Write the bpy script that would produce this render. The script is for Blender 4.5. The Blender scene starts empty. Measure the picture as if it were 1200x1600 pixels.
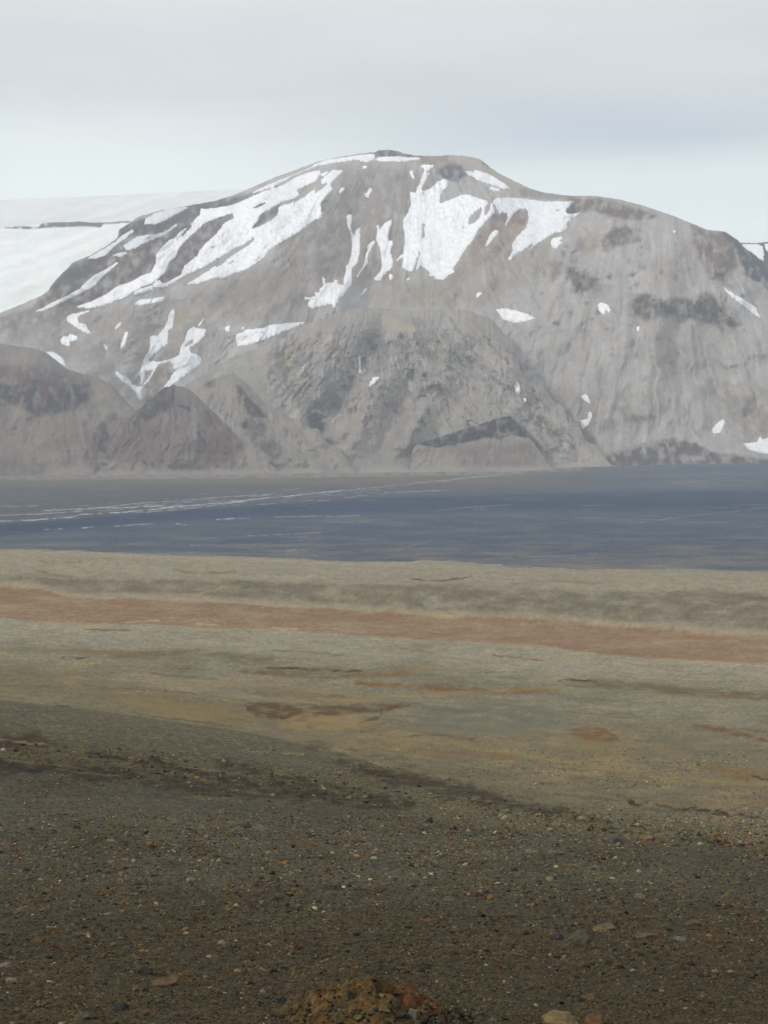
import bpy, math, time
import numpy as np
T0 = time.time()
rng = np.random.default_rng(7)
scene = bpy.context.scene
C0 = scene.collection

# ------------------------------------------------------------------ camera
F = 2600.0                       # focal length in photo pixels (photo 1200 x 1600)
HOR = 705.0                      # photo row of the true horizon
PITCH = math.atan((HOR - 800.0) / F)          # negative: looks slightly down
CP, SP = math.cos(PITCH), math.sin(PITCH)
cam = bpy.data.cameras.new('camera')
camo = bpy.data.objects.new('camera', cam); C0.objects.link(camo)
cam.sensor_fit = 'VERTICAL'; cam.sensor_height = 24.0; cam.sensor_width = 18.0
cam.lens = 24.0 * F / 1600.0
cam.clip_start = 0.3; cam.clip_end = 60000
camo.rotation_euler = (math.radians(90) + PITCH, 0, 0)
scene.camera = camo

def tt(row):                     # height / forward distance for a photo row
    v = (800.0 - np.asarray(row, float)) / F
    return (SP + v * CP) / (CP - v * SP)
def uu(col, row):                # sideways / forward distance
    v = (800.0 - np.asarray(row, float)) / F
    return ((np.asarray(col, float) - 600.0) / F) / (CP - v * SP)
def proj(x, y, z):
    f = y * CP + z * SP
    v = (-y * SP + z * CP) / f
    return 600.0 + F * x / f, 800.0 - F * v

# ------------------------------------------------------------------ noise
GT = rng.uniform(0, 2 * math.pi, 4096); GX, GY = np.cos(GT), np.sin(GT)
def pn(x, y, seed=0):
    x = np.asarray(x, float); y = np.asarray(y, float)
    xf = np.floor(x); yf = np.floor(y)
    xi = xf.astype(np.int64); yi = yf.astype(np.int64)
    fx = x - xf; fy = y - yf
    def g(ix, iy, dx, dy):
        h = (ix * 374761393 + iy * 668265263 + seed * 982451653) & 0x7fffffff
        h = (h ^ (h >> 13)) * 1274126177 & 0x7fffffff
        h = (h ^ (h >> 15)) & 4095
        return GX[h] * dx + GY[h] * dy
    sx = fx * fx * fx * (fx * (fx * 6 - 15) + 10); sy = fy * fy * fy * (fy * (fy * 6 - 15) + 10)
    a = g(xi, yi, fx, fy); b = g(xi + 1, yi, fx - 1, fy)
    c = g(xi, yi + 1, fx, fy - 1); d = g(xi + 1, yi + 1, fx - 1, fy - 1)
    return 1.5 * ((a + (b - a) * sx) * (1 - sy) + (c + (d - c) * sx) * sy)
def fbm(x, y, o=4, seed=0, gain=.5):
    s = 0; a = 1
    for i in range(o):
        s = s + a * pn(x * 2 ** i + 13.7 * i, y * 2 ** i + 7.1 * i, seed + i); a *= gain
    return s
def ridged(x, y, o=3, seed=0, gain=.5):
    s = 0; a = 1
    for i in range(o):
        s = s + a * (1 - 2 * np.abs(pn(x * 2 ** i + 3.1 * i, y * 2 ** i, seed + i))); a *= gain
    return s
def sst(a, b, x):
    t = np.clip((x - a) / (b - a), 0, 1); return t * t * (3 - 2 * t)
def lin(c):
    c = np.asarray(c, float) / 255.0
    return np.where(c <= .04045, c / 12.92, ((c + .055) / 1.055) ** 2.4)

# haze model used only to choose the rocks' own colours (undoing the air in between)
SIG = 5.0e-5; AIR = np.array([.455, .515, .60]); GAIN = 1.3
def alb(c, d=0.0):
    tr = np.exp(-SIG * d); far = np.ndim(d) == 0 and d > 5700
    c = np.asarray(c, float)
    if far: c = c * .62 + c.mean() * .38 * np.array([.99, .998, 1.012])
    return np.clip((lin(c) - AIR * (1 - tr)) / tr / (GAIN * (.86 if far else 1.0)), .005, .9)   # steep slopes see less sky

# ------------------------------------------------------------------ polygons
def sdf(C, R, poly):
    poly = np.asarray(poly, float); n = len(poly)
    d2 = np.full(C.shape, 1e12); ins = np.zeros(C.shape, bool)
    for i in range(n):
        ax, ay = poly[i]; bx, by = poly[(i + 1) % n]
        ex, ey = bx - ax, by - ay
        l2 = ex * ex + ey * ey + 1e-9
        t = np.clip(((C - ax) * ex + (R - ay) * ey) / l2, 0, 1)
        d2 = np.minimum(d2, (C - ax - t * ex) ** 2 + (R - ay - t * ey) ** 2)
        if ay != by:
            cr = ((ay > R) != (by > R)) & (C < ex * (R - ay) / (by - ay) + ax)
            ins ^= cr
    d = np.sqrt(d2)
    return np.where(ins, d, -d)
def linedist(C, R, pts, ky=1.0):
    d2 = np.full(C.shape, 1e12)
    for (ax, ay), (bx, by) in zip(pts[:-1], pts[1:]):
        ex, ey = bx - ax, (by - ay) * ky
        t = np.clip(((C - ax) * ex + (R - ay) * ky * ey) / (ex * ex + ey * ey + 1e-9), 0, 1)
        d2 = np.minimum(d2, (C - ax - t * ex) ** 2 + ((R - ay) * ky - t * ey) ** 2)
    return np.sqrt(d2)

def paint(col, C, R, feats, dist, warp=2.5, wf=.06, seed=50, wy_=.6, mf=(.075, .055), ma=.8):
    """lay traced rock and soil colours into the (N,3) colour array"""
    cf, rf = C.ravel(), R.ravel()
    df = np.broadcast_to(dist, C.shape).ravel()
    for k, ft in enumerate(feats):
        kind, pts, c, st, soft = ft[:5]
        pts = np.asarray(pts, float)
        w = ft[5] if kind == 'line' else 0
        pad = soft * 2 + 12 + w * 3
        sel = np.where((cf > pts[:, 0].min() - pad) & (cf < pts[:, 0].max() + pad) &
                       (rf > pts[:, 1].min() - pad) & (rf < pts[:, 1].max() + pad))[0]
        if len(sel) == 0: continue
        c0, r0 = cf[sel], rf[sel]
        wx = fbm(c0 * wf, r0 * wf * 1.3, 4, seed + 3 * k, .6) * warp
        wy = fbm(c0 * wf, r0 * wf * 1.3, 4, seed + 3 * k + 900, .6) * warp * wy_
        if kind == 'poly':
            m = sst(-soft, soft, sdf(c0 + wx, r0 + wy, pts))
        else:
            ky = ft[6] if len(ft) > 6 else 1.0
            m = 1 - sst(w * .3, w + soft, linedist(c0 + wx, r0 + wy, pts, ky))
        m = m * st * np.clip(.95 + ma * fbm(c0 * mf[0], r0 * mf[1], 4, seed + 40 + k, .6), 0, 1.2)
        m = np.clip(m, 0, 1)[:, None]
        dd = float(df[sel].mean())
        col[sel] = col[sel] * (1 - m) + alb(c, dd) * m
    return col

# ------------------------------------------------------------------ mesh helpers
def tag(o, label=None, cat=None, group=None, kind=None):
    if label: o['label'] = label
    if cat: o['category'] = cat
    if group: o['group'] = group
    if kind: o['kind'] = kind
    return o
def link_mesh(name, V, Fc, mat, colr=None, smooth=True, fcolr=None):
    """V (N,3), Fc (M,k) -> one mesh object"""
    me = bpy.data.meshes.new(name)
    V = np.ascontiguousarray(V, dtype=np.float32); Fc = np.ascontiguousarray(Fc, dtype=np.int32)
    me.vertices.add(len(V)); me.vertices.foreach_set('co', V.ravel())
    k = Fc.shape[1]
    me.loops.add(Fc.size); me.loops.foreach_set('vertex_index', Fc.ravel())
    me.polygons.add(len(Fc)); me.polygons.foreach_set('loop_start', np.arange(0, Fc.size, k, dtype=np.int32))
    me.polygons.foreach_set('loop_total', np.full(len(Fc), k, dtype=np.int32))
    me.polygons.foreach_set('use_smooth', np.full(len(Fc), smooth, dtype=bool))
    if colr is not None:
        a = me.color_attributes.new('soil', 'FLOAT_COLOR', 'POINT')
        q = np.ones((len(V), 4), np.float32); q[:, :3] = colr
        a.data.foreach_set('color', q.ravel())
    me.update(calc_edges=True); me.validate()
    me.materials.append(mat)
    o = bpy.data.objects.new(name, me); C0.objects.link(o)
    return o
def grid_faces(H, W, keep=None, flip=False):
    i = np.arange(H * W).reshape(H, W)
    a, b, c, d = i[:-1, :-1], i[:-1, 1:], i[1:, 1:], i[1:, :-1]
    f = np.stack([a, b, c, d] if not flip else [a, d, c, b], -1)
    return f[keep] if keep is not None else f.reshape(-1, 4)
def compact(V, Fc, *attrs):
    used = np.unique(Fc); mp = np.full(len(V), -1, np.int64); mp[used] = np.arange(len(used))
    return (V[used], mp[Fc]) + tuple(a[used] for a in attrs)

# ------------------------------------------------------------------ materials
def new_mat(name):
    m = bpy.data.materials.new(name); m.use_nodes = True
    nt = m.node_tree; nt.nodes.clear()
    out = nt.nodes.new('ShaderNodeOutputMaterial'); b = nt.nodes.new('ShaderNodeBsdfPrincipled')
    nt.links.new(b.outputs[0], out.inputs[0])
    b.inputs['Roughness'].default_value = .95
    b.inputs['Specular IOR Level'].default_value = .15
    return m, nt, b
def N(nt, t, **kw):
    n = nt.nodes.new(t)
    for k, v in kw.items():
        if hasattr(n, k): setattr(n, k, v)
        else: n.inputs[k].default_value = v
    return n
def attr_mat(name, scales, amp, bump, bdist, stretch=(1, 1, 1), rough=.95, tint=(0, 0, 0), speck=None):
    """colour attribute x several procedural noises, plus bump"""
    m, nt, b = new_mat(name); L = nt.links.new
    b.inputs['Roughness'].default_value = rough
    at = N(nt, 'ShaderNodeVertexColor', layer_name='soil')
    tc = N(nt, 'ShaderNodeTexCoord'); mp = N(nt, 'ShaderNodeMapping'); mp.inputs['Scale'].default_value = stretch
    L(tc.outputs['Object'], mp.inputs[0])
    prev = at.outputs['Color']; h = None
    for s, a in zip(scales, amp):
        n = N(nt, 'ShaderNodeTexNoise'); n.inputs['Scale'].default_value = s
        n.inputs['Detail'].default_value = 5; n.inputs['Roughness'].default_value = .65
        L(mp.outputs[0], n.inputs['Vector'])
        mr = N(nt, 'ShaderNodeMapRange'); mr.inputs['From Min'].default_value = .25; mr.inputs['From Max'].default_value = .75
        mr.inputs['To Min'].default_value = 1 - a; mr.inputs['To Max'].default_value = 1 + a
        L(n.outputs['Fac'], mr.inputs['Value'])
        mx = N(nt, 'ShaderNodeVectorMath', operation='SCALE')
        L(prev, mx.inputs[0]); L(mr.outputs[0], mx.inputs['Scale']); prev = mx.outputs[0]
        h = n.outputs['Fac'] if h is None else h
        last = n.outputs['Fac']
    if speck:
        for sc, c, thr, amt in speck:
            vo = N(nt, 'ShaderNodeTexVoronoi', feature='F1'); vo.inputs['Scale'].default_value = sc
            L(mp.outputs[0], vo.inputs['Vector'])
            sep = N(nt, 'ShaderNodeSeparateColor'); L(vo.outputs['Color'], sep.inputs[0])
            gt = N(nt, 'ShaderNodeMapRange'); gt.inputs['From Min'].default_value = thr; gt.inputs['From Max'].default_value = thr + .02
            gt.inputs['To Max'].default_value = amt; L(sep.outputs[0], gt.inputs['Value'])
            mx = N(nt, 'ShaderNodeMix', data_type='RGBA')
            L(gt.outputs[0], mx.inputs['Factor']); L(prev, mx.inputs[6]); mx.inputs[7].default_value = (*c, 1)
            prev = mx.outputs[2]
    L(prev, b.inputs['Base Color'])
    if bump:
        bp = N(nt, 'ShaderNodeBump'); bp.inputs['Strength'].default_value = bump; bp.inputs['Distance'].default_value = bdist
        L(last, bp.inputs['Height']); L(bp.outputs[0], b.inputs['Normal'])
    return m

M_rock = attr_mat('mountain_rock', [.004, .02, .09], [.06, .12, .18], .7, 6.0, (1, 1, .45), speck=None)
M_ground = attr_mat('moor_soil', [.015, .3, 6.0], [.10, .16, .30], .7, .05, (.5, 1, 1))
M_stone = attr_mat('loose_stone', [3.0, 25.0], [.18, .30], .5, .01)
M_outcrop = attr_mat('crumbled_outcrop', [6.0, 22.0, 60.0], [.25, .30, .3], 1.0, .02)
def snow_mat():
    m, nt, b = new_mat('old_snow'); L = nt.links.new
    b.inputs['Roughness'].default_value = .7
    tc = N(nt, 'ShaderNodeTexCoord'); n = N(nt, 'ShaderNodeTexNoise')
    n.inputs['Scale'].default_value = .03; n.inputs['Detail'].default_value = 6; n.inputs['Roughness'].default_value = .6
    L(tc.outputs['Object'], n.inputs['Vector'])
    cr = N(nt, 'ShaderNodeValToRGB'); e = cr.color_ramp.elements
    e[0].position = .3; e[0].color = (.80, .81, .82, 1); e[1].position = .6; e[1].color = (.92, .92, .93, 1)
    L(n.outputs['Fac'], cr.inputs[0])
    at = N(nt, 'ShaderNodeVertexColor', layer_name='soil')
    mx = N(nt, 'ShaderNodeVectorMath', operation='MULTIPLY')
    L(cr.outputs[0], mx.inputs[0]); L(at.outputs['Color'], mx.inputs[1]); L(mx.outputs[0], b.inputs['Base Color'])
    bp = N(nt, 'ShaderNodeBump'); bp.inputs['Strength'].default_value = .3; bp.inputs['Distance'].default_value = 3
    L(n.outputs['Fac'], bp.inputs['Height']); L(bp.outputs[0], b.inputs['Normal'])
    return m
M_snow = snow_mat()

# ------------------------------------------------------------------ hill builder
def xs_rows(pts):
    p = np.asarray(pts, float); return p[:, 0], p[:, 1]
class Hill:
    def __init__(s, sil, base, D0, slope, cols, nrow, relief, silnoise=.8, rnd=10, mmin=.07, seed=1, back=14):
        W = len(cols); s.cols = cols
        s.rs = np.interp(cols, *xs_rows(sil)) + silnoise * fbm(cols * .12, cols * 0 + seed, 4, seed, .6)
        s.rb = np.interp(cols, *xs_rows(base))
        s.rs = np.minimum(s.rs, s.rb - 1.5)
        h = np.linspace(-.05, 1, nrow)[:, None]
        R = s.rb[None] + (s.rs - s.rb)[None] * h
        Cc = np.broadcast_to(cols[None], R.shape)
        t = tt(R); hh = np.clip(h, 0, 1)
        m0 = slope(Cc, R, hh)
        m = t + (np.maximum(m0 - t, .12)) * (1 - hh ** rnd) + mmin
        m = t + .07 + (m - t - .07) * sst(-2, 15, s.rb[None] - R)     # alluvial apron at the foot
        dt = np.diff(t, axis=0) / ((m - t)[1:] * .5 + (m - t)[:-1] * .5)
        lg = np.vstack([np.zeros((1, W)), np.cumsum(dt, axis=0)])
        k0 = int(round(.05 / 1.05 * (nrow - 1)))
        lg = lg - lg[k0]
        d0 = np.interp(cols, *xs_rows(D0)) if isinstance(D0, list) else D0
        D = d0 * np.exp(lg)
        s.hn = hh; s.Cc, s.R = Cc, R
        fade = sst(0, .2, hh) * (1 - .5 * sst(.96, 1, hh))
        D = D + relief(Cc, R, hh) * fade
        s.D = D
        s.P = np.stack([uu(Cc, R) * D, D, t * D], -1)
        s.h = h[:, 0]
        # the far side, falling away behind the skyline
        top = s.P[-1]; bk = []
        for i in range(1, back + 1):
            q = top.copy(); k = i * 28.0 * (1 + i * .12)
            q[:, 1] += k; q[:, 0] *= 1 + k / top[:, 1] * .6
            q[:, 2] += t[-1] * k * .6 - k * .28 - i * i * 1.2
            bk.append(q)
        s.V = np.concatenate([s.P, np.array(bk)], 0)
    def at(s, c, r):
        """point on this hill under photo column c, row r, plus outward normal"""
        ci = np.interp(c, s.cols, np.arange(len(s.cols)))
        rs, rb = np.interp(c, s.cols, s.rs), np.interp(c, s.cols, s.rb)
        h = np.clip((rb - r) / (rb - rs), -.04, .999)
        ri = (h + .05) / 1.05 * (len(s.h) - 1)
        i0 = np.clip(np.floor(ci).astype(int), 0, len(s.cols) - 2); j0 = np.clip(np.floor(ri).astype(int), 0, len(s.h) - 2)
        fx = (ci - i0)[..., None]; fy = (ri - j0)[..., None]
        P = s.P
        p = (P[j0, i0] * (1 - fx) + P[j0, i0 + 1] * fx) * (1 - fy) + (P[j0 + 1, i0] * (1 - fx) + P[j0 + 1, i0 + 1] * fx) * fy
        return p, h
    def build(s, name, base_c, feats, mat=None, seed=1, strength=.10, warp=2.5, fans=((600, 200),), streak=.10):
        H, W = s.R.shape
        d = s.D
        colr = np.tile(alb(base_c, float(np.median(d))), (H * W, 1))
        x, z = s.P[..., 0], s.P[..., 2]
        n = fbm(s.Cc * .012, s.R * .02, 3, seed + 70); n2 = fbm(s.Cc * .05, s.R * .045, 4, seed + 80, .65)
        f = (1 + strength * n + strength * .9 * n2).ravel()[:, None]
        colr = colr * f
        st_ = 0
        for k_, (fx_, fy_) in enumerate(fans):
            wgt = 1.0 if len(fans) == 1 else (sst(760, 880, s.Cc) if k_ else 1 - sst(760, 880, s.Cc))
            a_ = fan(s.Cc, s.R, fx_, fy_) + 5 * fbm(s.Cc * .03, s.R * .02, 2, seed + 95)
            st_ = st_ + wgt * (fbm(a_ * .10, s.R * .012, 3, seed + 90, .6) + .5 * pn(a_ * .5, s.R * .03, seed + 93))
        f = f * (1 + streak * st_.ravel()[:, None]) * (1 + strength * .5 * fbm(s.Cc * .22, s.R * .16, 2, seed + 97, .7)).ravel()[:, None]
        colr = np.tile(alb(base_c, float(np.median(d))), (H * W, 1)) * f
        wm = (n2 * .05).ravel()                        # slight warm/cool mottling
        colr[:, 0] *= 1 + wm; colr[:, 2] *= 1 - wm
        colr = paint(colr, s.Cc, s.R, feats, d, seed=seed * 17, warp=warp)
        nb = len(s.V) - H
        colr = np.vstack([colr, np.tile(colr[-W:], (nb, 1))])
        o = link_mesh(name, s.V.reshape(-1, 3), grid_faces(H + nb, W), mat or M_rock, np.clip(colr, .01, .9))
        return tag(o, kind='structure')

def dens(a, b, step, lo=-900, hi=2100, out=14):
    l = np.arange(lo, a, out); r = np.arange(b, hi, out)
    return np.concatenate([l[l < a - 1], np.arange(a, b, step), r])

# fall-line coordinates for gullies
def fan(Cc, R, cx, ry):
    return np.arctan2(Cc - cx, R - ry) * 420.0
def gully(Cc, R, cx, ry, seed, w=26):
    a = fan(Cc, R, cx, ry) + 7 * fbm(Cc * .02, R * .02, 2, seed + 9)
    return ridged(a / w, R * .006, 3, seed, .55)

# ---- main mountain
SIL = [(-900, 640), (-300, 545), (-60, 500), (0, 489), (35, 475), (66, 461), (75, 455), (79, 447), (98, 426), (107, 418), (112, 411), (125, 405), (140, 400), (168, 383), (184, 371), (186, 359), (203, 348), (214, 340),
       (224, 336), (250, 329), (290, 322), (336, 314), (367, 304), (400, 290), (432, 276), (460, 266), (495, 253), (520, 247), (555, 241), (583, 238),
       (592, 235), (607, 234), (622, 236), (635, 241), (653, 243), (680, 244), (705, 242), (730, 244), (748, 248), (754, 251), (765, 261), (780, 271), (800, 281),
       (825, 293), (850, 301), (892, 306), (930, 306), (965, 311), (1004, 321), (1046, 335), (1081, 349), (1105, 359), (1133, 362), (1151, 374),
       (1168, 391), (1185, 405), (1210, 424), (1300, 490), (1500, 600), (2100, 700)]
BASE = [(-900, 752), (-100, 748), (60, 745), (200, 743), (450, 741), (700, 738), (800, 737), (900, 731), (1000, 728), (1200, 724), (1500, 722), (2100, 722)]
rough_polys = [([(1081, 353), (1116, 360), (1151, 381), (1151, 416), (1130, 444), (1112, 430), (1090, 402)], 22),
               ([(985, 462), (1060, 468), (1125, 460), (1150, 505), (1050, 498), (985, 490)], 26),
               ([(885, 415), (930, 425), (935, 455), (890, 450)], 20),
               ([(945, 356), (1010, 360), (1010, 385), (950, 380)], 14),
               ([(686, 258), (728, 260), (730, 280), (690, 284)], 18),
               ([(186, 350), (300, 325), (300, 350), (200, 380)], 18)]
def slope_main(Cc, R, h):
    m = .60 + .10 * fbm(Cc * .006, R * .01, 3, 11)
    m = m - .20 * (1 - sst(.0, .18, h))
    m = m + .25 * sst(-8, 8, sdf(Cc, R, [(985, 455), (1060, 468), (1125, 458), (1150, 505), (1050, 498), (985, 490)]))
    m = m + .2 * sst(-8, 8, sdf(Cc, R, [(680, 258), (728, 260), (740, 290), (600, 330), (520, 300), (600, 262)]))
    return m
def relief_main(Cc, R, h):
    w = sst(760, 880, Cc + (R - 400) * .3)
    g = gully(Cc, R, 650, 120, 21) * (1 - w) + gully(Cc, R, 1010, 60, 22) * w
    big = fbm(Cc * .011, R * .009, 3, 23) * 75
    mid = fbm(Cc * .05, R * .04, 4, 24, .55)
    rg = .42 + .5 * sst(.1, .8, fbm(Cc * .009 + 4, R * .012, 2, 25) + .3)
    scr = sst(-25, 25, sdf(Cc, R, [(850, 470), (1000, 500), (1130, 520), (1180, 640), (1000, 690), (870, 640), (830, 540)]))
    for p, a in rough_polys: rg = rg + 1.2 * sst(-10, 10, sdf(Cc, R, p))
    # long spurs that run down from the summit
    sp = 0
    for pts, wd, am in [([(560, 250), (520, 330), (470, 420), (400, 490)], 40, -55), ([(640, 250), (640, 330), (600, 440), (560, 480)], 24, 30),
                        ([(900, 345), (930, 430), (925, 520)], 18, 38), ([(1040, 345), (1075, 450), (1085, 560)], 20, -34), ([(985, 500), (960, 600), (930, 680)], 18, -30), ([(1150, 520), (1120, 620)], 18, 32),
                        ([(500, 340), (450, 430), (380, 490)], 14, 28), ([(590, 330), (560, 420), (520, 475)], 13, -24), ([(760, 330), (720, 420), (690, 470)], 16, -30), ([(880, 330), (860, 420), (830, 520), (800, 590)], 45, -70), ([(700, 290), (690, 360), (660, 440)], 50, 45),
                        ([(270, 330), (180, 400), (90, 465)], 16, -25), ([(390, 335), (300, 400), (220, 450)], 13, -22),
                        ([(960, 330), (1000, 440), (1010, 600)], 50, -45), ([(1120, 370), (1160, 480), (1190, 620)], 45, -45), ([(1080, 500), (1070, 640)], 40, 35),
                        ([(270, 480), (235, 560), (220, 635)], 22, 40), ([(120, 490), (180, 570), (220, 635)], 22, 45)]:
        sp = sp + am * np.exp(-(linedist(Cc + 9 * fbm(Cc * .02, R * .03, 3, 27), R, pts) / wd) ** 2)
    return big * 1.25 + sp * 2.1 - g * (17 * rg + 7 * scr) - mid * 19 * rg * (1 - .75 * scr) - ridged(Cc * .13, R * .06, 3, 26) * 6 * rg * (1 - .8 * scr) - 5 * scr * ridged(fan(Cc, R, 1010, 60) / 9 + .6 * pn(Cc * .03, R * .03, 29), R * .004, 2, 28)
main = Hill(SIL, BASE, [(-900, 6800), (0, 6950), (850, 6900), (930, 6560), (2100, 6500)], slope_main, dens(-20, 1220, 1.45), 400, relief_main, .7, seed=3)

DK = (104, 104, 112); PK = (160, 146, 141)
mfe = [
 ('poly', [(440, 350), (500, 330), (530, 262), (700, 258), (680, 300), (625, 340), (620, 445), (520, 440), (400, 480), (300, 470), (430, 410)], (150, 146, 146), .75, 16),
 ('poly', [(290, 460), (420, 420), (520, 470), (470, 505), (360, 505), (320, 480)], (152, 147, 146), .6, 12),
 ('poly', [(620, 440), (720, 450), (880, 330), (860, 420), (760, 480), (620, 475)], (160, 154, 150), .6, 14),
 ('poly', [(79, 449), (98, 426), (140, 400), (187, 365), (203, 348), (290, 322), (430, 280), (440, 330), (330, 410), (250, 450), (120, 482), (50, 484)], (124, 123, 130), .8, 7),
 ('poly', [(345, 311), (400, 289), (432, 275), (495, 252), (560, 240), (560, 246), (495, 262), (430, 292), (400, 304), (350, 316)], (176, 176, 174), .9, 2),
 ('poly', [(186, 357), (203, 347), (260, 332), (300, 318), (360, 308), (400, 302), (360, 318), (320, 335), (262, 352), (225, 365), (206, 369), (188, 372)], (100, 104, 114), .9, 3),
 ('poly', [(79, 449), (98, 426), (112, 410), (150, 398), (170, 390), (160, 412), (120, 440), (82, 456)], (110, 106, 114), .8, 4),
 ('poly', [(583, 242), (594, 233), (610, 231), (650, 241), (660, 246), (630, 249), (583, 245)], (84, 88, 98), .95, 2),
 ('poly', [(520, 249), (583, 237), (583, 240), (520, 252)], (100, 104, 112), .9, 1),
 ('poly', [(652, 244), (700, 241), (720, 262), (690, 262), (655, 258)], (150, 142, 136), .8, 5),
 ('poly', [(702, 240), (735, 243), (752, 250), (768, 264), (800, 282), (850, 303), (820, 306), (785, 290), (750, 268), (720, 258)], (176, 168, 155), .85, 4),
 ('poly', [(750, 248), (764, 258), (764, 264), (752, 255)], (100, 100, 106), .9, 2),
 ('poly', [(688, 258), (724, 258), (730, 274), (712, 283), (694, 279), (684, 272)], (106, 104, 112), .9, 4),
 ('poly', [(500, 318), (518, 302), (508, 330), (500, 332)], (112, 110, 122), .8, 3),
 ('poly', [(540, 320), (556, 322), (552, 336), (541, 332)], (122, 118, 130), .6, 4),
 ('poly', [(728, 388), (764, 340), (792, 332), (824, 324), (826, 350), (800, 384), (770, 410), (720, 440), (690, 460)], (163, 148, 142), .7, 10),
 ('poly', [(765, 335), (795, 330), (780, 365), (765, 360)], (140, 124, 124), .6, 5),
 ('poly', [(797, 340), (812, 326), (826, 333), (820, 352), (800, 350)], (142, 128, 130), .8, 3),
 ('poly', [(560, 455), (660, 440), (740, 420), (700, 480), (600, 480)], (158, 152, 144), .5, 14),
 ('poly', [(808, 294), (850, 300), (900, 306), (892, 314), (820, 308)], (142, 138, 136), .6, 3),
 ('poly', [(892, 309), (930, 309), (976, 319), (1030, 337), (1021, 343), (969, 343), (927, 329), (893, 335)], (132, 127, 127), .85, 4),
 ('poly', [(884, 325), (899, 318), (902, 334), (887, 337)], (98, 96, 110), .95, 2),
 ('poly', [(955, 358), (976, 353), (1000, 360), (998, 378), (972, 381), (944, 395), (935, 380)], (128, 124, 125), .8, 5),
 ('poly', [(1081, 350), (1105, 358), (1133, 364), (1151, 381), (1154, 416), (1130, 444), (1112, 434), (1095, 408), (1081, 382)], (134, 126, 128), .8, 8),
 ('poly', [(1120, 361), (1134, 361), (1152, 373), (1170, 391), (1230, 430), (1230, 476), (1190, 446), (1165, 428), (1152, 400), (1146, 382)], (98, 102, 116), .97, 3),  # steep right flank: its shade is painted into the rock colour
 ('poly', [(885, 418), (906, 420), (932, 433), (930, 453), (902, 454), (884, 437)], (126, 123, 126), .8, 6),
 ('poly', [(856, 412), (880, 405), (876, 430), (862, 445)], (134, 128, 128), .6, 6),
 ('poly', [(985, 462), (1010, 458), (1030, 470), (1050, 468), (1070, 466), (1085, 465), (1105, 456), (1128, 468), (1135, 488), (1150, 506), (1120, 508), (1090, 500), (1050, 494), (1010, 500), (985, 492)], (118, 120, 126), .85, 6),
 ('poly', [(900, 380), (930, 365), (945, 380), (920, 400)], (162, 150, 138), .5, 8),
 ('poly', [(915, 355), (925, 362), (912, 395), (905, 385)], (160, 142, 135), .5, 5),
 ('poly', [(1010, 410), (1060, 400), (1080, 430), (1020, 450)], (164, 156, 146), .5, 12),
 ('poly', [(1050, 372), (1078, 378), (1080, 402), (1055, 395)], (164, 156, 152), .5, 7),
 ('poly', [(975, 612), (990, 603), (1006, 612), (1010, 640), (990, 645), (975, 632)], (166, 164, 162), .6, 8),
 ('poly', [(960, 610), (975, 612), (980, 640), (1000, 660), (975, 660), (962, 640)], (134, 132, 132), .5, 6),
 ('poly', [(1010, 500), (1120, 512), (1130, 570), (1090, 620), (1010, 560)], (160, 156, 154), .5, 22),
 ('poly', [(905, 736), (920, 722), (945, 710), (995, 696), (1050, 684), (1080, 690), (1110, 706), (1230, 722), (1230, 745), (905, 745)], (118, 122, 130), .9, 4),
 ('line', [(905, 728), (940, 713), (995, 698), (1040, 688)], (164, 160, 156), .6, 3, 2),
 ('poly', [(840, 700), (900, 690), (915, 722), (830, 738)], (158, 154, 150), .7, 9),
 ('poly', [(860, 600), (930, 620), (925, 690), (880, 690)], (136, 131, 131), .5, 14),
 ('poly', [(1120, 620), (1180, 600), (1230, 640), (1230, 700), (1150, 690)], (140, 136, 134), .5, 18),
 ('poly', [(100, 480), (330, 470), (330, 560), (180, 560)], (152, 147, 145), .5, 14),
 ('poly', [(215, 500), (240, 485), (245, 560), (205, 580)], (162, 158, 154), .6, 7),
 ('poly', [(270, 490), (300, 485), (290, 505), (272, 508)], (162, 156, 136), .5, 6),
 ('poly', [(255, 550), (290, 540), (275, 560), (235, 570)], (132, 128, 134), .6, 4),
 ('poly', [(225, 570), (262, 568), (272, 590), (250, 612), (228, 625)], (136, 132, 132), .7, 4),
 ('poly', [(0, 495), (60, 478), (160, 480), (80, 505), (0, 520)], (132, 130, 134), .6, 6),
 ('poly', [(0, 520), (100, 500), (140, 560), (60, 560)], (146, 142, 142), .5, 10),
]
frng = np.random.default_rng(5)
for k in range(95):      # pale and dark scree runnels that follow the fall line
    c = frng.uniform(780, 1200); r = frng.uniform(420, 640); L_ = frng.uniform(30, 120)
    dx = (c - 1010) / (r - 60 + 0.0) * L_
    mfe.append(('line', [(c, r), (c + dx * .5 + frng.uniform(-3, 3), r + L_ * .5), (c + dx, r + L_)], (166, 162, 158) if k % 2 else (132, 128, 128), frng.uniform(.15, .42), 2.5, frng.uniform(.8, 2.5)))
for k in range(75):     # small dark crags
    c = frng.uniform(840, 1195); r = frng.uniform(380, 520) if k % 3 else frng.uniform(330, 640); w_ = frng.uniform(1.5, 6); h_ = frng.uniform(2, 8)
    mfe.append(('poly', [(c - w_, r), (c, r - h_), (c + w_, r - h_ * .3), (c + w_ * .4, r + h_)], (122, 121, 125), frng.uniform(.3, .8), 2))
for k in range(90):
    c = frng.uniform(330, 800); r = frng.uniform(265, 430); L_ = frng.uniform(30, 90)
    dx = (c - 650) / (r - 120 + 0.0) * L_
    mfe.append(('line', [(c, r), (c + dx * .5 + frng.uniform(-3, 3), r + L_ * .5), (c + dx, r + L_)], (164, 158, 154) if k % 2 else (130, 126, 130), frng.uniform(.15, .4), 2.5, frng.uniform(.8, 2.2)))
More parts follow.
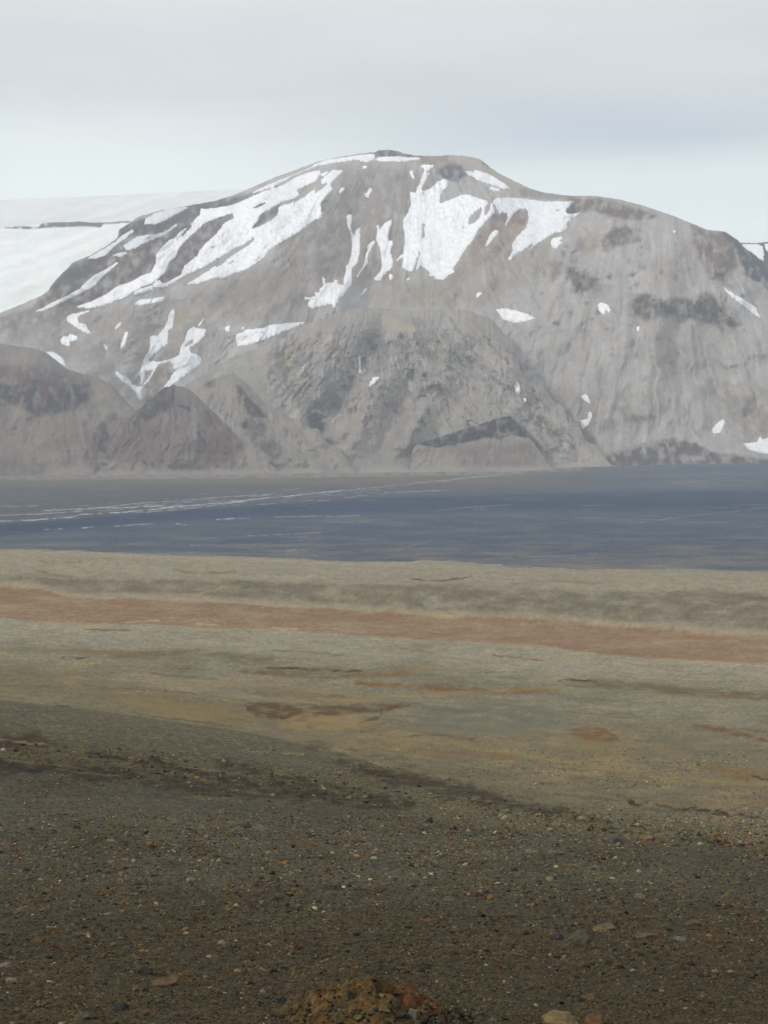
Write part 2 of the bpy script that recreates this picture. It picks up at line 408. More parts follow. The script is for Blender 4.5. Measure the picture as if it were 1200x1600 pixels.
main.build('mountain', (170, 169, 170), mfe, seed=3, fans=((650, 120), (1010, 60)), warp=4, strength=.075, streak=.15)
print('main', time.time() - T0)

# ---- lower massif in front of it
SE = [(200, 741), (236, 705), (262, 640), (290, 600), (330, 578), (365, 556), (420, 538), (460, 520), (490, 503), (520, 490), (560, 481), (600, 482), (640, 486), (690, 483), (730, 484),
      (770, 500), (800, 535), (814, 578), (826, 596), (850, 606), (866, 628), (880, 633), (893, 655), (904, 662), (915, 688), (934, 698), (948, 718), (962, 732)]
def relief_E(Cc, R, h):
    a = fan(Cc, R, 600, 400)
    g = ridged((a + 14 * fbm(Cc * .018, R * .018, 3, 33)) / 30, R * .012, 3, 31, .6)
    mid = ridged(Cc * .045 + .4 * pn(Cc * .02, R * .03, 37), R * .02, 4, 34, .6)
    mid2 = fbm(Cc * .10, R * .08, 3, 35, .6)
    rg = .30 + .72 * sst(-30, 30, sdf(Cc, R, [(420, 540), (560, 505), (680, 500), (790, 560), (900, 640), (895, 690), (820, 640), (740, 600), (640, 610), (560, 600), (500, 660), (450, 610)]))
    sp = 0
    for pts, wd, am in [([(530, 500), (510, 560), (495, 620)], 12, -45), ([(640, 500), (650, 560), (680, 600)], 12, -42), ([(690, 500), (730, 560), (800, 620)], 12, 40), ([(760, 560), (800, 620), (850, 700)], 12, -38), ([(560, 640), (545, 680), (520, 720)], 9, 30), ([(660, 640), (640, 690), (610, 730)], 10, -28), ([(470, 640), (470, 690), (440, 730)], 12, -35), ([(600, 500), (560, 590), (500, 668)], 20, 90), ([(440, 560), (470, 620), (497, 668)], 12, 50), ([(590, 600), (560, 650), (540, 700)], 30, -55),
                        ([(700, 590), (660, 650), (620, 690)], 30, -60), ([(640, 590), (612, 650), (600, 700)], 14, 45), ([(800, 600), (850, 660), (880, 700)], 18, -40), ([(780, 520), (720, 590), (690, 640)], 22, 40),
                        ([(497, 668), (515, 700), (510, 730)], 10, 35)]:
        sp = sp + am * np.exp(-(linedist(Cc, R, pts) / wd) ** 2)
    sp = sp * (1 + .5 * fbm(Cc * .03, R * .03, 3, 40))
    return sp * 1.6 - g * 15 * rg - mid * 16 * rg - mid2 * 12 * rg - 7 * rg * ridged(Cc * .16 + .5 * pn(Cc * .1, R * .1, 38), R * .07, 3, 39, .6)
E = Hill(SE, BASE, 6420, lambda C_, R_, h: .60 + .1 * fbm(C_ * .01, R_ * .012, 3, 36) - .2 * (1 - sst(0, .12, h)), np.arange(200, 963, 1.25), 260, relief_E, 2.2, rnd=7, seed=5)
efe = [
 ('poly', [(478, 617), (502, 585), (527, 575), (555, 589), (560, 612), (534, 634), (513, 659), (492, 659)], (142, 149, 149), .8, 8),
 ('poly', [(430, 560), (470, 540), (510, 570), (470, 610), (440, 600)], (136, 142, 142), .6, 10),
 ('poly', [(440, 548), (456, 552), (458, 575), (448, 588), (440, 570)], (172, 168, 146), .7, 4),
 ('poly', [(424, 570), (430, 570), (432, 592), (428, 596)], (190, 188, 178), .6, 2),
 ('poly', [(590, 503), (620, 498), (655, 512), (650, 524), (610, 516)], (174, 168, 152), .75, 5),
 ('poly', [(560, 482), (590, 480), (590, 500), (566, 512), (545, 508)], (168, 164, 158), .6, 6),
 ('poly', [(495, 535), (530, 532), (535, 552), (505, 556)], (154, 136, 132), .6, 6),
 ('poly', [(565, 520), (600, 515), (610, 560), (580, 580), (560, 560)], (128, 128, 132), .6, 8),
 ('poly', [(615, 535), (640, 530), (640, 560), (622, 562)], (124, 122, 130), .6, 5),
 ('poly', [(650, 530), (700, 525), (720, 560), (670, 570)], (138, 136, 134), .5, 8),
 ('poly', [(720, 490), (780, 500), (800, 560), (740, 530)], (154, 148, 144), .5, 10),
 ('line', [(704, 496), (712, 512), (735, 545), (760, 570)], (122, 120, 124), .5, 2, 1.5),
 ('poly', [(555, 633), (575, 634), (592, 635), (580, 641), (560, 641)], (98, 98, 108), .95, 1.6),
 ('poly', [(597, 630), (614, 627), (619, 636), (606, 638)], (98, 98, 108), .95, 1.6),
 ('poly', [(609, 643), (630, 636), (633, 642), (620, 649)], (108, 108, 116), .85, 1.6),
 ('poly', [(646, 622), (668, 604), (688, 597), (688, 604), (672, 613), (650, 625)], (110, 110, 120), .85, 2.5),
 ('poly', [(663, 582), (676, 580), (674, 596), (664, 596)], (110, 112, 122), .7, 3),
 ('poly', [(453, 680), (485, 679), (482, 688), (458, 687)], (106, 106, 114), .9, 2),
 ('poly', [(500, 682), (522, 682), (528, 694), (510, 696)], (112, 114, 124), .7, 3),
 ('poly', [(612, 690), (622, 660), (640, 648), (628, 686)], (136, 134, 140), .6, 4),
 ('poly', [(560, 600), (600, 605), (640, 640), (610, 690), (540, 700), (500, 680), (540, 640)], (154, 149, 146), .6, 8),
 ('poly', [(690, 610), (740, 600), (760, 640), (700, 670), (660, 680)], (156, 151, 147), .6, 9),
 ('poly', [(800, 600), (830, 606), (860, 620), (855, 640), (815, 630)], (130, 132, 134), .6, 6),
 ('poly', [(820, 640), (850, 650), (880, 680), (862, 684), (835, 665)], (122, 124, 132), .7, 4),
 ('poly', [(400, 712), (520, 700), (640, 702), (700, 715), (700, 730), (400, 738)], (150, 149, 147), .5, 5),
 ('poly', [(510, 705), (535, 705), (540, 722), (515, 724)], (128, 130, 138), .6, 5),
 ('poly', [(420, 545), (480, 515), (560, 490), (540, 510), (480, 540), (430, 565)], (160, 155, 151), .5, 8),
 ('line', [(100, 741), (420, 740), (640, 736), (800, 735), (905, 729)], (168, 164, 158), .85, 3, 3),
]
for k in range(420):
    c = frng.uniform(425, 900); r = frng.uniform(512, 640 + (c - 425) * .12); L_ = frng.uniform(4, 20)
    dx = ((c - 600) / (r - 400 + 0.0) * .7 + frng.uniform(-.5, .5)) * L_
    efe.append(('line', [(c, r), (c + dx, r + L_)], [(180, 177, 170), (112, 114, 121), (130, 129, 132)][k % 3], frng.uniform(.3, .85), 1.5, frng.uniform(.4, 2.4)))
E.build('hill', (159, 157, 156), efe, seed=5, strength=.16, warp=5, fans=((600, 400),))

# ---- left spur, cones and the dark-capped hillock
SA = [(-900, 560), (-300, 530), (0, 537), (25, 540), (56, 545), (74, 552), (105, 577), (130, 584), (150, 588), (165, 596), (178, 604), (195, 624), (214, 644), (228, 668), (240, 742)]
A = Hill(SA, BASE, 6330, lambda C_, R_, h: .58 + .35 * sst(-8, 8, sdf(C_, R_, [(-50, 600), (45, 592), (140, 598), (130, 635), (50, 648), (-50, 632)])) - .25 * (1 - sst(0, .2, h)),
         dens(-20, 240, 1.5, -900, 240), 190,
         lambda C_, R_, h: -14 * ridged((fan(C_, R_, 60, 450) + 16 * fbm(C_ * .03, R_ * .03, 3, 43)) / 34, R_ * .01, 3, 41) * .7 - 30 * fbm(C_ * .025, R_ * .03, 3, 42, .45) + 50 * np.exp(-(linedist(C_, R_, [(195, 620), (170, 690)]) / 22) ** 2)
         - 60 * np.exp(-(linedist(C_, R_, [(70, 560), (80, 640), (90, 720)]) / 60) ** 2), 1.0, rnd=7, seed=7)
afe = [
 ('poly', [(-60, 600), (0, 600), (21, 603), (45, 590), (88, 598), (140, 600), (140, 622), (119, 638), (88, 646), (53, 649), (28, 634), (0, 624), (-60, 620)], (106, 97, 105), .92, 5),
 ('poly', [(-60, 575), (60, 570), (130, 585), (120, 600), (0, 600), (-60, 600)], (120, 116, 126), .7, 8),
 ('poly', [(66, 612), (75, 612), (76, 636), (68, 638)], (146, 116, 108), .5, 3),
 ('poly', [(145, 590), (200, 610), (200, 650), (150, 650)], (150, 148, 144), .6, 7),
 ('poly', [(-60, 630), (0, 630), (20, 650), (0, 690), (-60, 700)], (128, 126, 134), .7, 7),
 ('poly', [(0, 660), (140, 655), (150, 710), (0, 715)], (140, 132, 131), .6, 12),
 ('poly', [(70, 730), (230, 728), (230, 745), (60, 745)], (152, 148, 146), .8, 5),
 ('poly', [(-60, 715), (80, 722), (60, 750), (-60, 750)], (124, 124, 130), .8, 8),
]
for k in range(40):
    c = frng.uniform(0, 210); r = frng.uniform(560, 700); L_ = frng.uniform(10, 40)
    afe.append(('line', [(c, r), (c + (c - 60) / (r - 400) * L_, r + L_)], (160, 155, 150) if k % 2 else (118, 113, 118), frng.uniform(.15, .4), 2, frng.uniform(.8, 2.2)))
A.build('spur', (144, 140, 141), afe, seed=7, fans=((60, 450),), warp=4)

SC = [(262, 640), (280, 618), (300, 606), (315, 599), (330, 592), (348, 585), (364, 580), (385, 594), (400, 612), (413, 626), (440, 641), (452, 652), (470, 655), (482, 667), (498, 671), (512, 692), (534, 704), (556, 741)]
Ch = Hill(SC, [(200, 743), (560, 739)], 6330, lambda C_, R_, h: .60 - .2 * (1 - sst(0, .12, h)) + 0 * C_, np.arange(262, 557, 1.3), 150,
          lambda C_, R_, h: -13 * ridged((fan(C_, R_, 365, 520) + 22 * fbm(C_ * .03, R_ * .03, 3, 53)) / 40, R_ * .012, 3, 51) - 30 * fbm(C_ * .03, R_ * .03, 3, 52, .45) - 70 * np.exp(-(linedist(C_, R_, [(364, 580), (392, 640), (425, 735)]) / 26) ** 2)
          , 1.8, rnd=5, seed=9)
cfe = [
 ('poly', [(369, 601), (381, 608), (396, 630), (413, 644), (416, 653), (398, 652), (385, 647), (373, 628)], (108, 108, 118), .95, 3),
 ('poly', [(312, 598), (334, 590), (337, 603), (322, 609)], (116, 116, 124), .8, 4),
 ('poly', [(374, 660), (400, 645), (425, 680), (447, 708), (430, 720), (400, 700)], (122, 123, 132), .85, 6),
 ('poly', [(385, 595), (413, 628), (470, 660), (492, 672), (470, 680), (420, 655)], (157, 152, 149), .7, 6),
 ('line', [(300, 608), (308, 622), (330, 640), (372, 672)], (166, 162, 156), .6, 3, 2),
 ('poly', [(375, 662), (386, 655), (388, 668), (378, 670)], (104, 104, 114), .8, 2),
 ('line', [(280, 741), (500, 738)], (166, 162, 157), .55, 5, 5),
]
Ch.build('hill', (151, 148, 147), cfe, seed=9, fans=((365, 520),))

SB = [(146, 743), (150, 700), (152, 672), (165, 662), (196, 652), (224, 633), (245, 614), (256, 606), (270, 602), (286, 604), (300, 612), (315, 622), (343, 650), (374, 683), (400, 706), (420, 722), (440, 741)]
B = Hill(SB, [(100, 744), (440, 741)], 6250, lambda C_, R_, h: .60 - .2 * (1 - sst(0, .12, h)) + 0 * C_, np.arange(146, 441, 1.3), 150,
         lambda C_, R_, h: -15 * ridged((fan(C_, R_, 272, 540) + 26 * fbm(C_ * .03, R_ * .03, 3, 63)) / 44, R_ * .012, 3, 61) - 34 * fbm(C_ * .03, R_ * .03, 3, 62, .45) - 90 * np.exp(-(linedist(C_, R_, [(270, 602), (280, 735)]) / 38) ** 2),
         2.2, rnd=5, seed=11)
bfe = [
 ('poly', [(372, 672), (450, 700), (450, 745), (330, 745), (372, 715)], (152, 149, 147), .9, 8),
 ('poly', [(140, 720), (450, 728), (450, 750), (140, 750)], (150, 147, 145), .8, 6),
 ('poly', [(200, 665), (250, 640), (250, 670), (200, 690)], (128, 126, 122), .5, 8),
 ('poly', [(240, 612), (256, 605), (272, 603), (276, 622), (262, 640), (235, 655), (212, 668), (196, 661), (222, 636)], (102, 103, 114), .9, 4),
 ('poly', [(150, 664), (166, 660), (172, 690), (165, 710), (152, 704)], (106, 104, 114), .8, 4),
 ('poly', [(278, 632), (294, 635), (303, 640), (300, 646), (284, 639)], (92, 94, 106), .95, 1.6),
 ('poly', [(315, 640), (335, 642), (345, 662), (325, 665)], (112, 110, 120), .7, 5),
 ('poly', [(310, 680), (365, 670), (385, 700), (340, 728), (300, 722)], (120, 112, 120), .7, 8),
 ('line', [(303, 640), (304, 680), (300, 720), (290, 738)], (156, 150, 148), .6, 3, 2.5),
 ('line', [(262, 650), (250, 690), (230, 730)], (146, 140, 140), .5, 3, 2.5),
 ('poly', [(170, 680), (260, 660), (260, 720), (190, 728)], (130, 121, 122), .5, 10),
 ('line', [(150, 743), (300, 741), (440, 739)], (158, 154, 152), .55, 5, 5),
]
for k in range(30):
    c = frng.uniform(175, 380); r = frng.uniform(640, 700); L_ = frng.uniform(12, 35)
    bfe.append(('line', [(c, r), (c + (c - 272) / (r - 540) * L_, r + L_)], (152, 145, 144) if k % 2 else (108, 104, 112), frng.uniform(.2, .5), 2, frng.uniform(.8, 2)))
B.build('hill', (136, 131, 135), bfe, seed=11, fans=((272, 540),), streak=.07)

SF = [(636, 739), (645, 700), (656, 692), (695, 680), (730, 669), (765, 658), (785, 651), (797, 650), (806, 658), (829, 684), (848, 712), (862, 735)]
Fh = Hill(SF, [(600, 739), (900, 733)], 6300, lambda C_, R_, h: .55 + .9 * sst(.55, .75, h) - .15 * (1 - sst(0, .12, h)), np.arange(636, 862, 1.2), 110,
          lambda C_, R_, h: -5 * ridged((fan(C_, R_, 780, 560) + 12 * fbm(C_ * .04, R_ * .04, 2, 73)) / 26, R_ * .012, 3, 71) - 9 * fbm(C_ * .05, R_ * .05, 3, 72), 1.3, rnd=6, seed=13)
ffe = [
 ('poly', [(700, 700), (760, 692), (830, 690), (840, 720), (800, 730), (720, 728)], (136, 131, 134), .7, 9),
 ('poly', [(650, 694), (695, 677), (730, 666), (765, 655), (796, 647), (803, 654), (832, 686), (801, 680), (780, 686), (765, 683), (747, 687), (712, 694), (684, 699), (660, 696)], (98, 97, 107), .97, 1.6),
 ('line', [(640, 738), (800, 735), (862, 732)], (162, 158, 154), .6, 4, 5),
]
Fh.build('hill', (150, 147, 146), ffe, seed=13, fans=((780, 560),), streak=.04)
print('hills', time.time() - T0)

# ---- far snowfield with its rock rim, the ice cap and the far ridge on the right
far_cols = np.concatenate([np.arange(-900, -20, 20), np.arange(-20, 260, 1.5)])
SNF = Hill([(-900, 352), (-200, 356), (0, 355), (30, 353), (70, 348), (125, 346), (150, 348), (205, 345), (260, 345)], [(-900, 560), (260, 520)], 9300, lambda C_, R_, h: .42 + 0 * C_, far_cols, 130,
           lambda C_, R_, h: 45 * fbm(C_ * .008 - R_ * .006, R_ * .035 + C_ * .006, 3, 81), .6, rnd=12, seed=15)
sfe = [('poly', [(5, 356), (34, 353), (60, 355), (64, 350), (78, 347), (110, 347), (125, 345), (160, 348), (205, 344), (205, 348), (160, 350), (158, 355), (125, 353), (110, 355), (80, 355), (64, 356), (38, 358)], (124, 136, 146), 1.4, 1.0),
       ('line', [(-900, 352), (0, 356)], (150, 160, 166), .7, 1.0, 1.0)]
M_field = attr_mat('snowfield', [.002, .01], [.03, .04], .2, 8, (1, 1, .6))
SNF.build('snowfield', (222, 229, 231), sfe, mat=M_field, seed=15, strength=.015, warp=1.2)
ICE = Hill([(-900, 338), (-300, 322), (0, 313), (180, 305), (345, 297), (480, 293), (620, 300)], [(-900, 420), (620, 400)], 12600, lambda C_, R_, h: .35 + 0 * C_, np.arange(-900, 620, 8), 40,
           lambda C_, R_, h: 0 * C_, .3, rnd=12, seed=17)
ICE.build('ice_cap', (208, 215, 218), [], mat=M_field, seed=17, strength=.01)
FR = Hill([(1080, 380), (1140, 379), (1157, 379), (1180, 380), (1200, 378), (1260, 372), (1400, 380), (2100, 420)], [(1080, 520), (2100, 560)], 9000, lambda C_, R_, h: .5 + 0 * C_, dens(1080, 1230, 1.5, 1080, 2100), 90,
          lambda C_, R_, h: 30 * fbm(C_ * .03, R_ * .03, 3, 91), .5, rnd=12, seed=19)
FR.build('far_ridge', (112, 116, 126), [('line', [(1150, 380), (1200, 379), (1300, 374)], (92, 100, 114), .9, 1, 2)], seed=19)

# ------------------------------------------------------------------ snow patches
def q(ox, oy, s, pts): return [(ox + x * s, oy + y * s) for x, y in pts]
Q1 = lambda p: q(0, 340, .2, p); Q2 = lambda p: q(180, 290, .2, p); Q3 = lambda p: q(380, 230, .2, p); Q4 = lambda p: q(440, 330, .2, p)
Q5 = lambda p: q(600, 230, .2, p); Q6 = lambda p: q(600, 300, .2, p); Q7 = lambda p: q(740, 270, .2, p); Q8 = lambda p: q(60, 470, .23333, p)
R1 = lambda p: q(0, 220, .35, p); R3 = lambda p: q(780, 220, .35, p); R4 = lambda p: q(0, 470, .35, p); R5 = lambda p: q(380, 470, .35, p); R6 = lambda p: q(780, 470, .35, p)
GREY = (.80, .81, .83); DULL = (.9, .91, .92); W1 = (1, 1, 1)
W = Q1([(590, 700), (640, 680), (720, 655), (830, 600), (930, 530), (1000, 515), (1100, 460)]) + \
    Q2([(280, 680), (320, 600), (320, 540), (350, 500), (420, 430), (470, 410), (500, 370), (550, 335), (560, 340), (510, 390), (530, 395), (590, 330), (600, 320), (590, 300), (660, 230), (670, 180), (710, 185), (850, 165), (930, 150), (1050, 95), (1180, 40)]) + \
    Q3([(200, 322), (120, 345), (60, 370), (90, 345), (200, 292), (300, 252), (420, 205), (520, 165), (560, 135), (650, 100), (760, 84), (880, 66), (1000, 52), (1030, 60), (1025, 95), (960, 118), (920, 110), (890, 95), (850, 105), (720, 120), (650, 135), (580, 140), (570, 152), (500, 178), (400, 218), (320, 266), (250, 298), (240, 320),
        (250, 322), (320, 292), (400, 242), (500, 200), (600, 180), (605, 210), (560, 270), (480, 305), (420, 340), (440, 375), (410, 395), (300, 430), (200, 490), (120, 560), (90, 600), (60, 645), (150, 612), (230, 565), (275, 520), (280, 470), (320, 450), (360, 445), (395, 425), (405, 460), (410, 430), (480, 390), (530, 350), (560, 330), (560, 360),
        (600, 340), (660, 290), (655, 265), (640, 285), (610, 285), (610, 260), (650, 220), (700, 180), (780, 180), (770, 200), (720, 250), (680, 290), (700, 330), (640, 390), (605, 440), (605, 500), (620, 520), (600, 550), (520, 590), (440, 660), (300, 740), (200, 800)]) + \
    Q2([(1160, 560), (1100, 605), (1030, 650), (940, 680), (850, 725), (800, 715), (740, 730), (650, 765), (560, 770), (640, 725), (700, 680), (780, 650), (830, 620), (900, 560), (960, 520), (1040, 470), (1085, 430), (1085, 400), (1060, 420), (1000, 460), (920, 495), (870, 530), (800, 570), (720, 620), (640, 660), (520, 720), (400, 785), (375, 775),
        (520, 695), (525, 670), (540, 630), (590, 590), (640, 550), (660, 510), (700, 460), (770, 400), (820, 340), (860, 290), (930, 255), (920, 215), (800, 250), (700, 290), (640, 350), (560, 420), (500, 490), (470, 560), (420, 600), (410, 640), (380, 690), (300, 760), (220, 790)]) + \
    Q1([(1060, 570), (960, 630), (830, 680), (700, 710)])
Wn = [Q3([(80, 470), (130, 440), (180, 430), (160, 452), (100, 477)]), Q3([(112, 556), (150, 515), (222, 480), (210, 492), (160, 530), (125, 560)]), Q3([(140, 340), (220, 318), (225, 326), (150, 348)]),
      Q3([(170, 410), (215, 388), (210, 398), (178, 415)]), Q2([(880, 612), (930, 585), (925, 600), (890, 618)]), Q2([(745, 490), (800, 460), (795, 470), (755, 498)]), Q2([(1085, 585), (1165, 540), (1160, 548), (1100, 590)]), Q2([(1080, 178), (1180, 130), (1175, 145), (1100, 180)])]
Bc = Q5([(290, 138), (390, 138), (380, 155), (345, 180), (328, 200), (352, 203), (340, 240), (312, 290), (292, 335), (320, 345), (370, 320), (420, 270), (470, 250), (505, 265), (500, 300), (460, 340), (440, 390), (433, 442), (520, 412), (600, 375), (650, 370), (720, 395), (812, 420), (815, 440), (850, 445), (862, 512), (830, 540), (780, 600), (730, 660), (700, 720), (640, 790)]) + \
     Q6([(560, 570), (540, 600), (552, 630), (500, 650), (470, 682), (400, 682), (390, 655), (350, 655), (360, 632), (290, 570), (260, 612), (248, 600), (285, 480), (265, 436), (272, 490), (240, 590), (215, 625), (150, 600), (140, 570), (155, 520), (150, 508), (98, 542), (110, 515), (152, 480), (162, 400), (160, 320), (150, 260), (150, 220), (190, 160), (210, 100)]) + \
     Q5([(210, 430), (200, 350), (250, 357), (258, 320), (285, 280), (298, 220), (320, 175), (288, 155)])
Bn = [Q5([(658, 612), (668, 550), (700, 510), (762, 470), (765, 490), (745, 560), (700, 592)]), Q5([(782, 532), (790, 470), (832, 432), (832, 480), (800, 532)]), Q5([(296, 715), (300, 600), (322, 590), (315, 650), (322, 700)]),
      Q5([(612, 632), (622, 615), (632, 625), (622, 636)]), Q5([(205, 555), (214, 550), (214, 562), (206, 566)]), Q5([(300, 360), (306, 345), (312, 360), (305, 372)])]
Rp = Q7([(150, 230), (170, 200), (290, 195), (400, 205), (550, 225), (770, 225), (750, 260), (715, 295), (730, 320), (770, 325), (832, 312), (800, 340), (740, 380), (728, 410), (737, 428), (680, 465), (640, 465), (560, 510), (480, 572), (436, 602), (480, 548), (400, 590), (330, 640), (280, 687), (268, 680), (310, 600), (300, 570), (330, 510), (370, 470), (410, 430), (430, 370),
         (425, 300), (400, 280), (360, 280), (320, 310), (280, 370), (255, 412), (246, 405), (270, 350), (265, 320), (230, 310), (200, 318), (180, 270)])
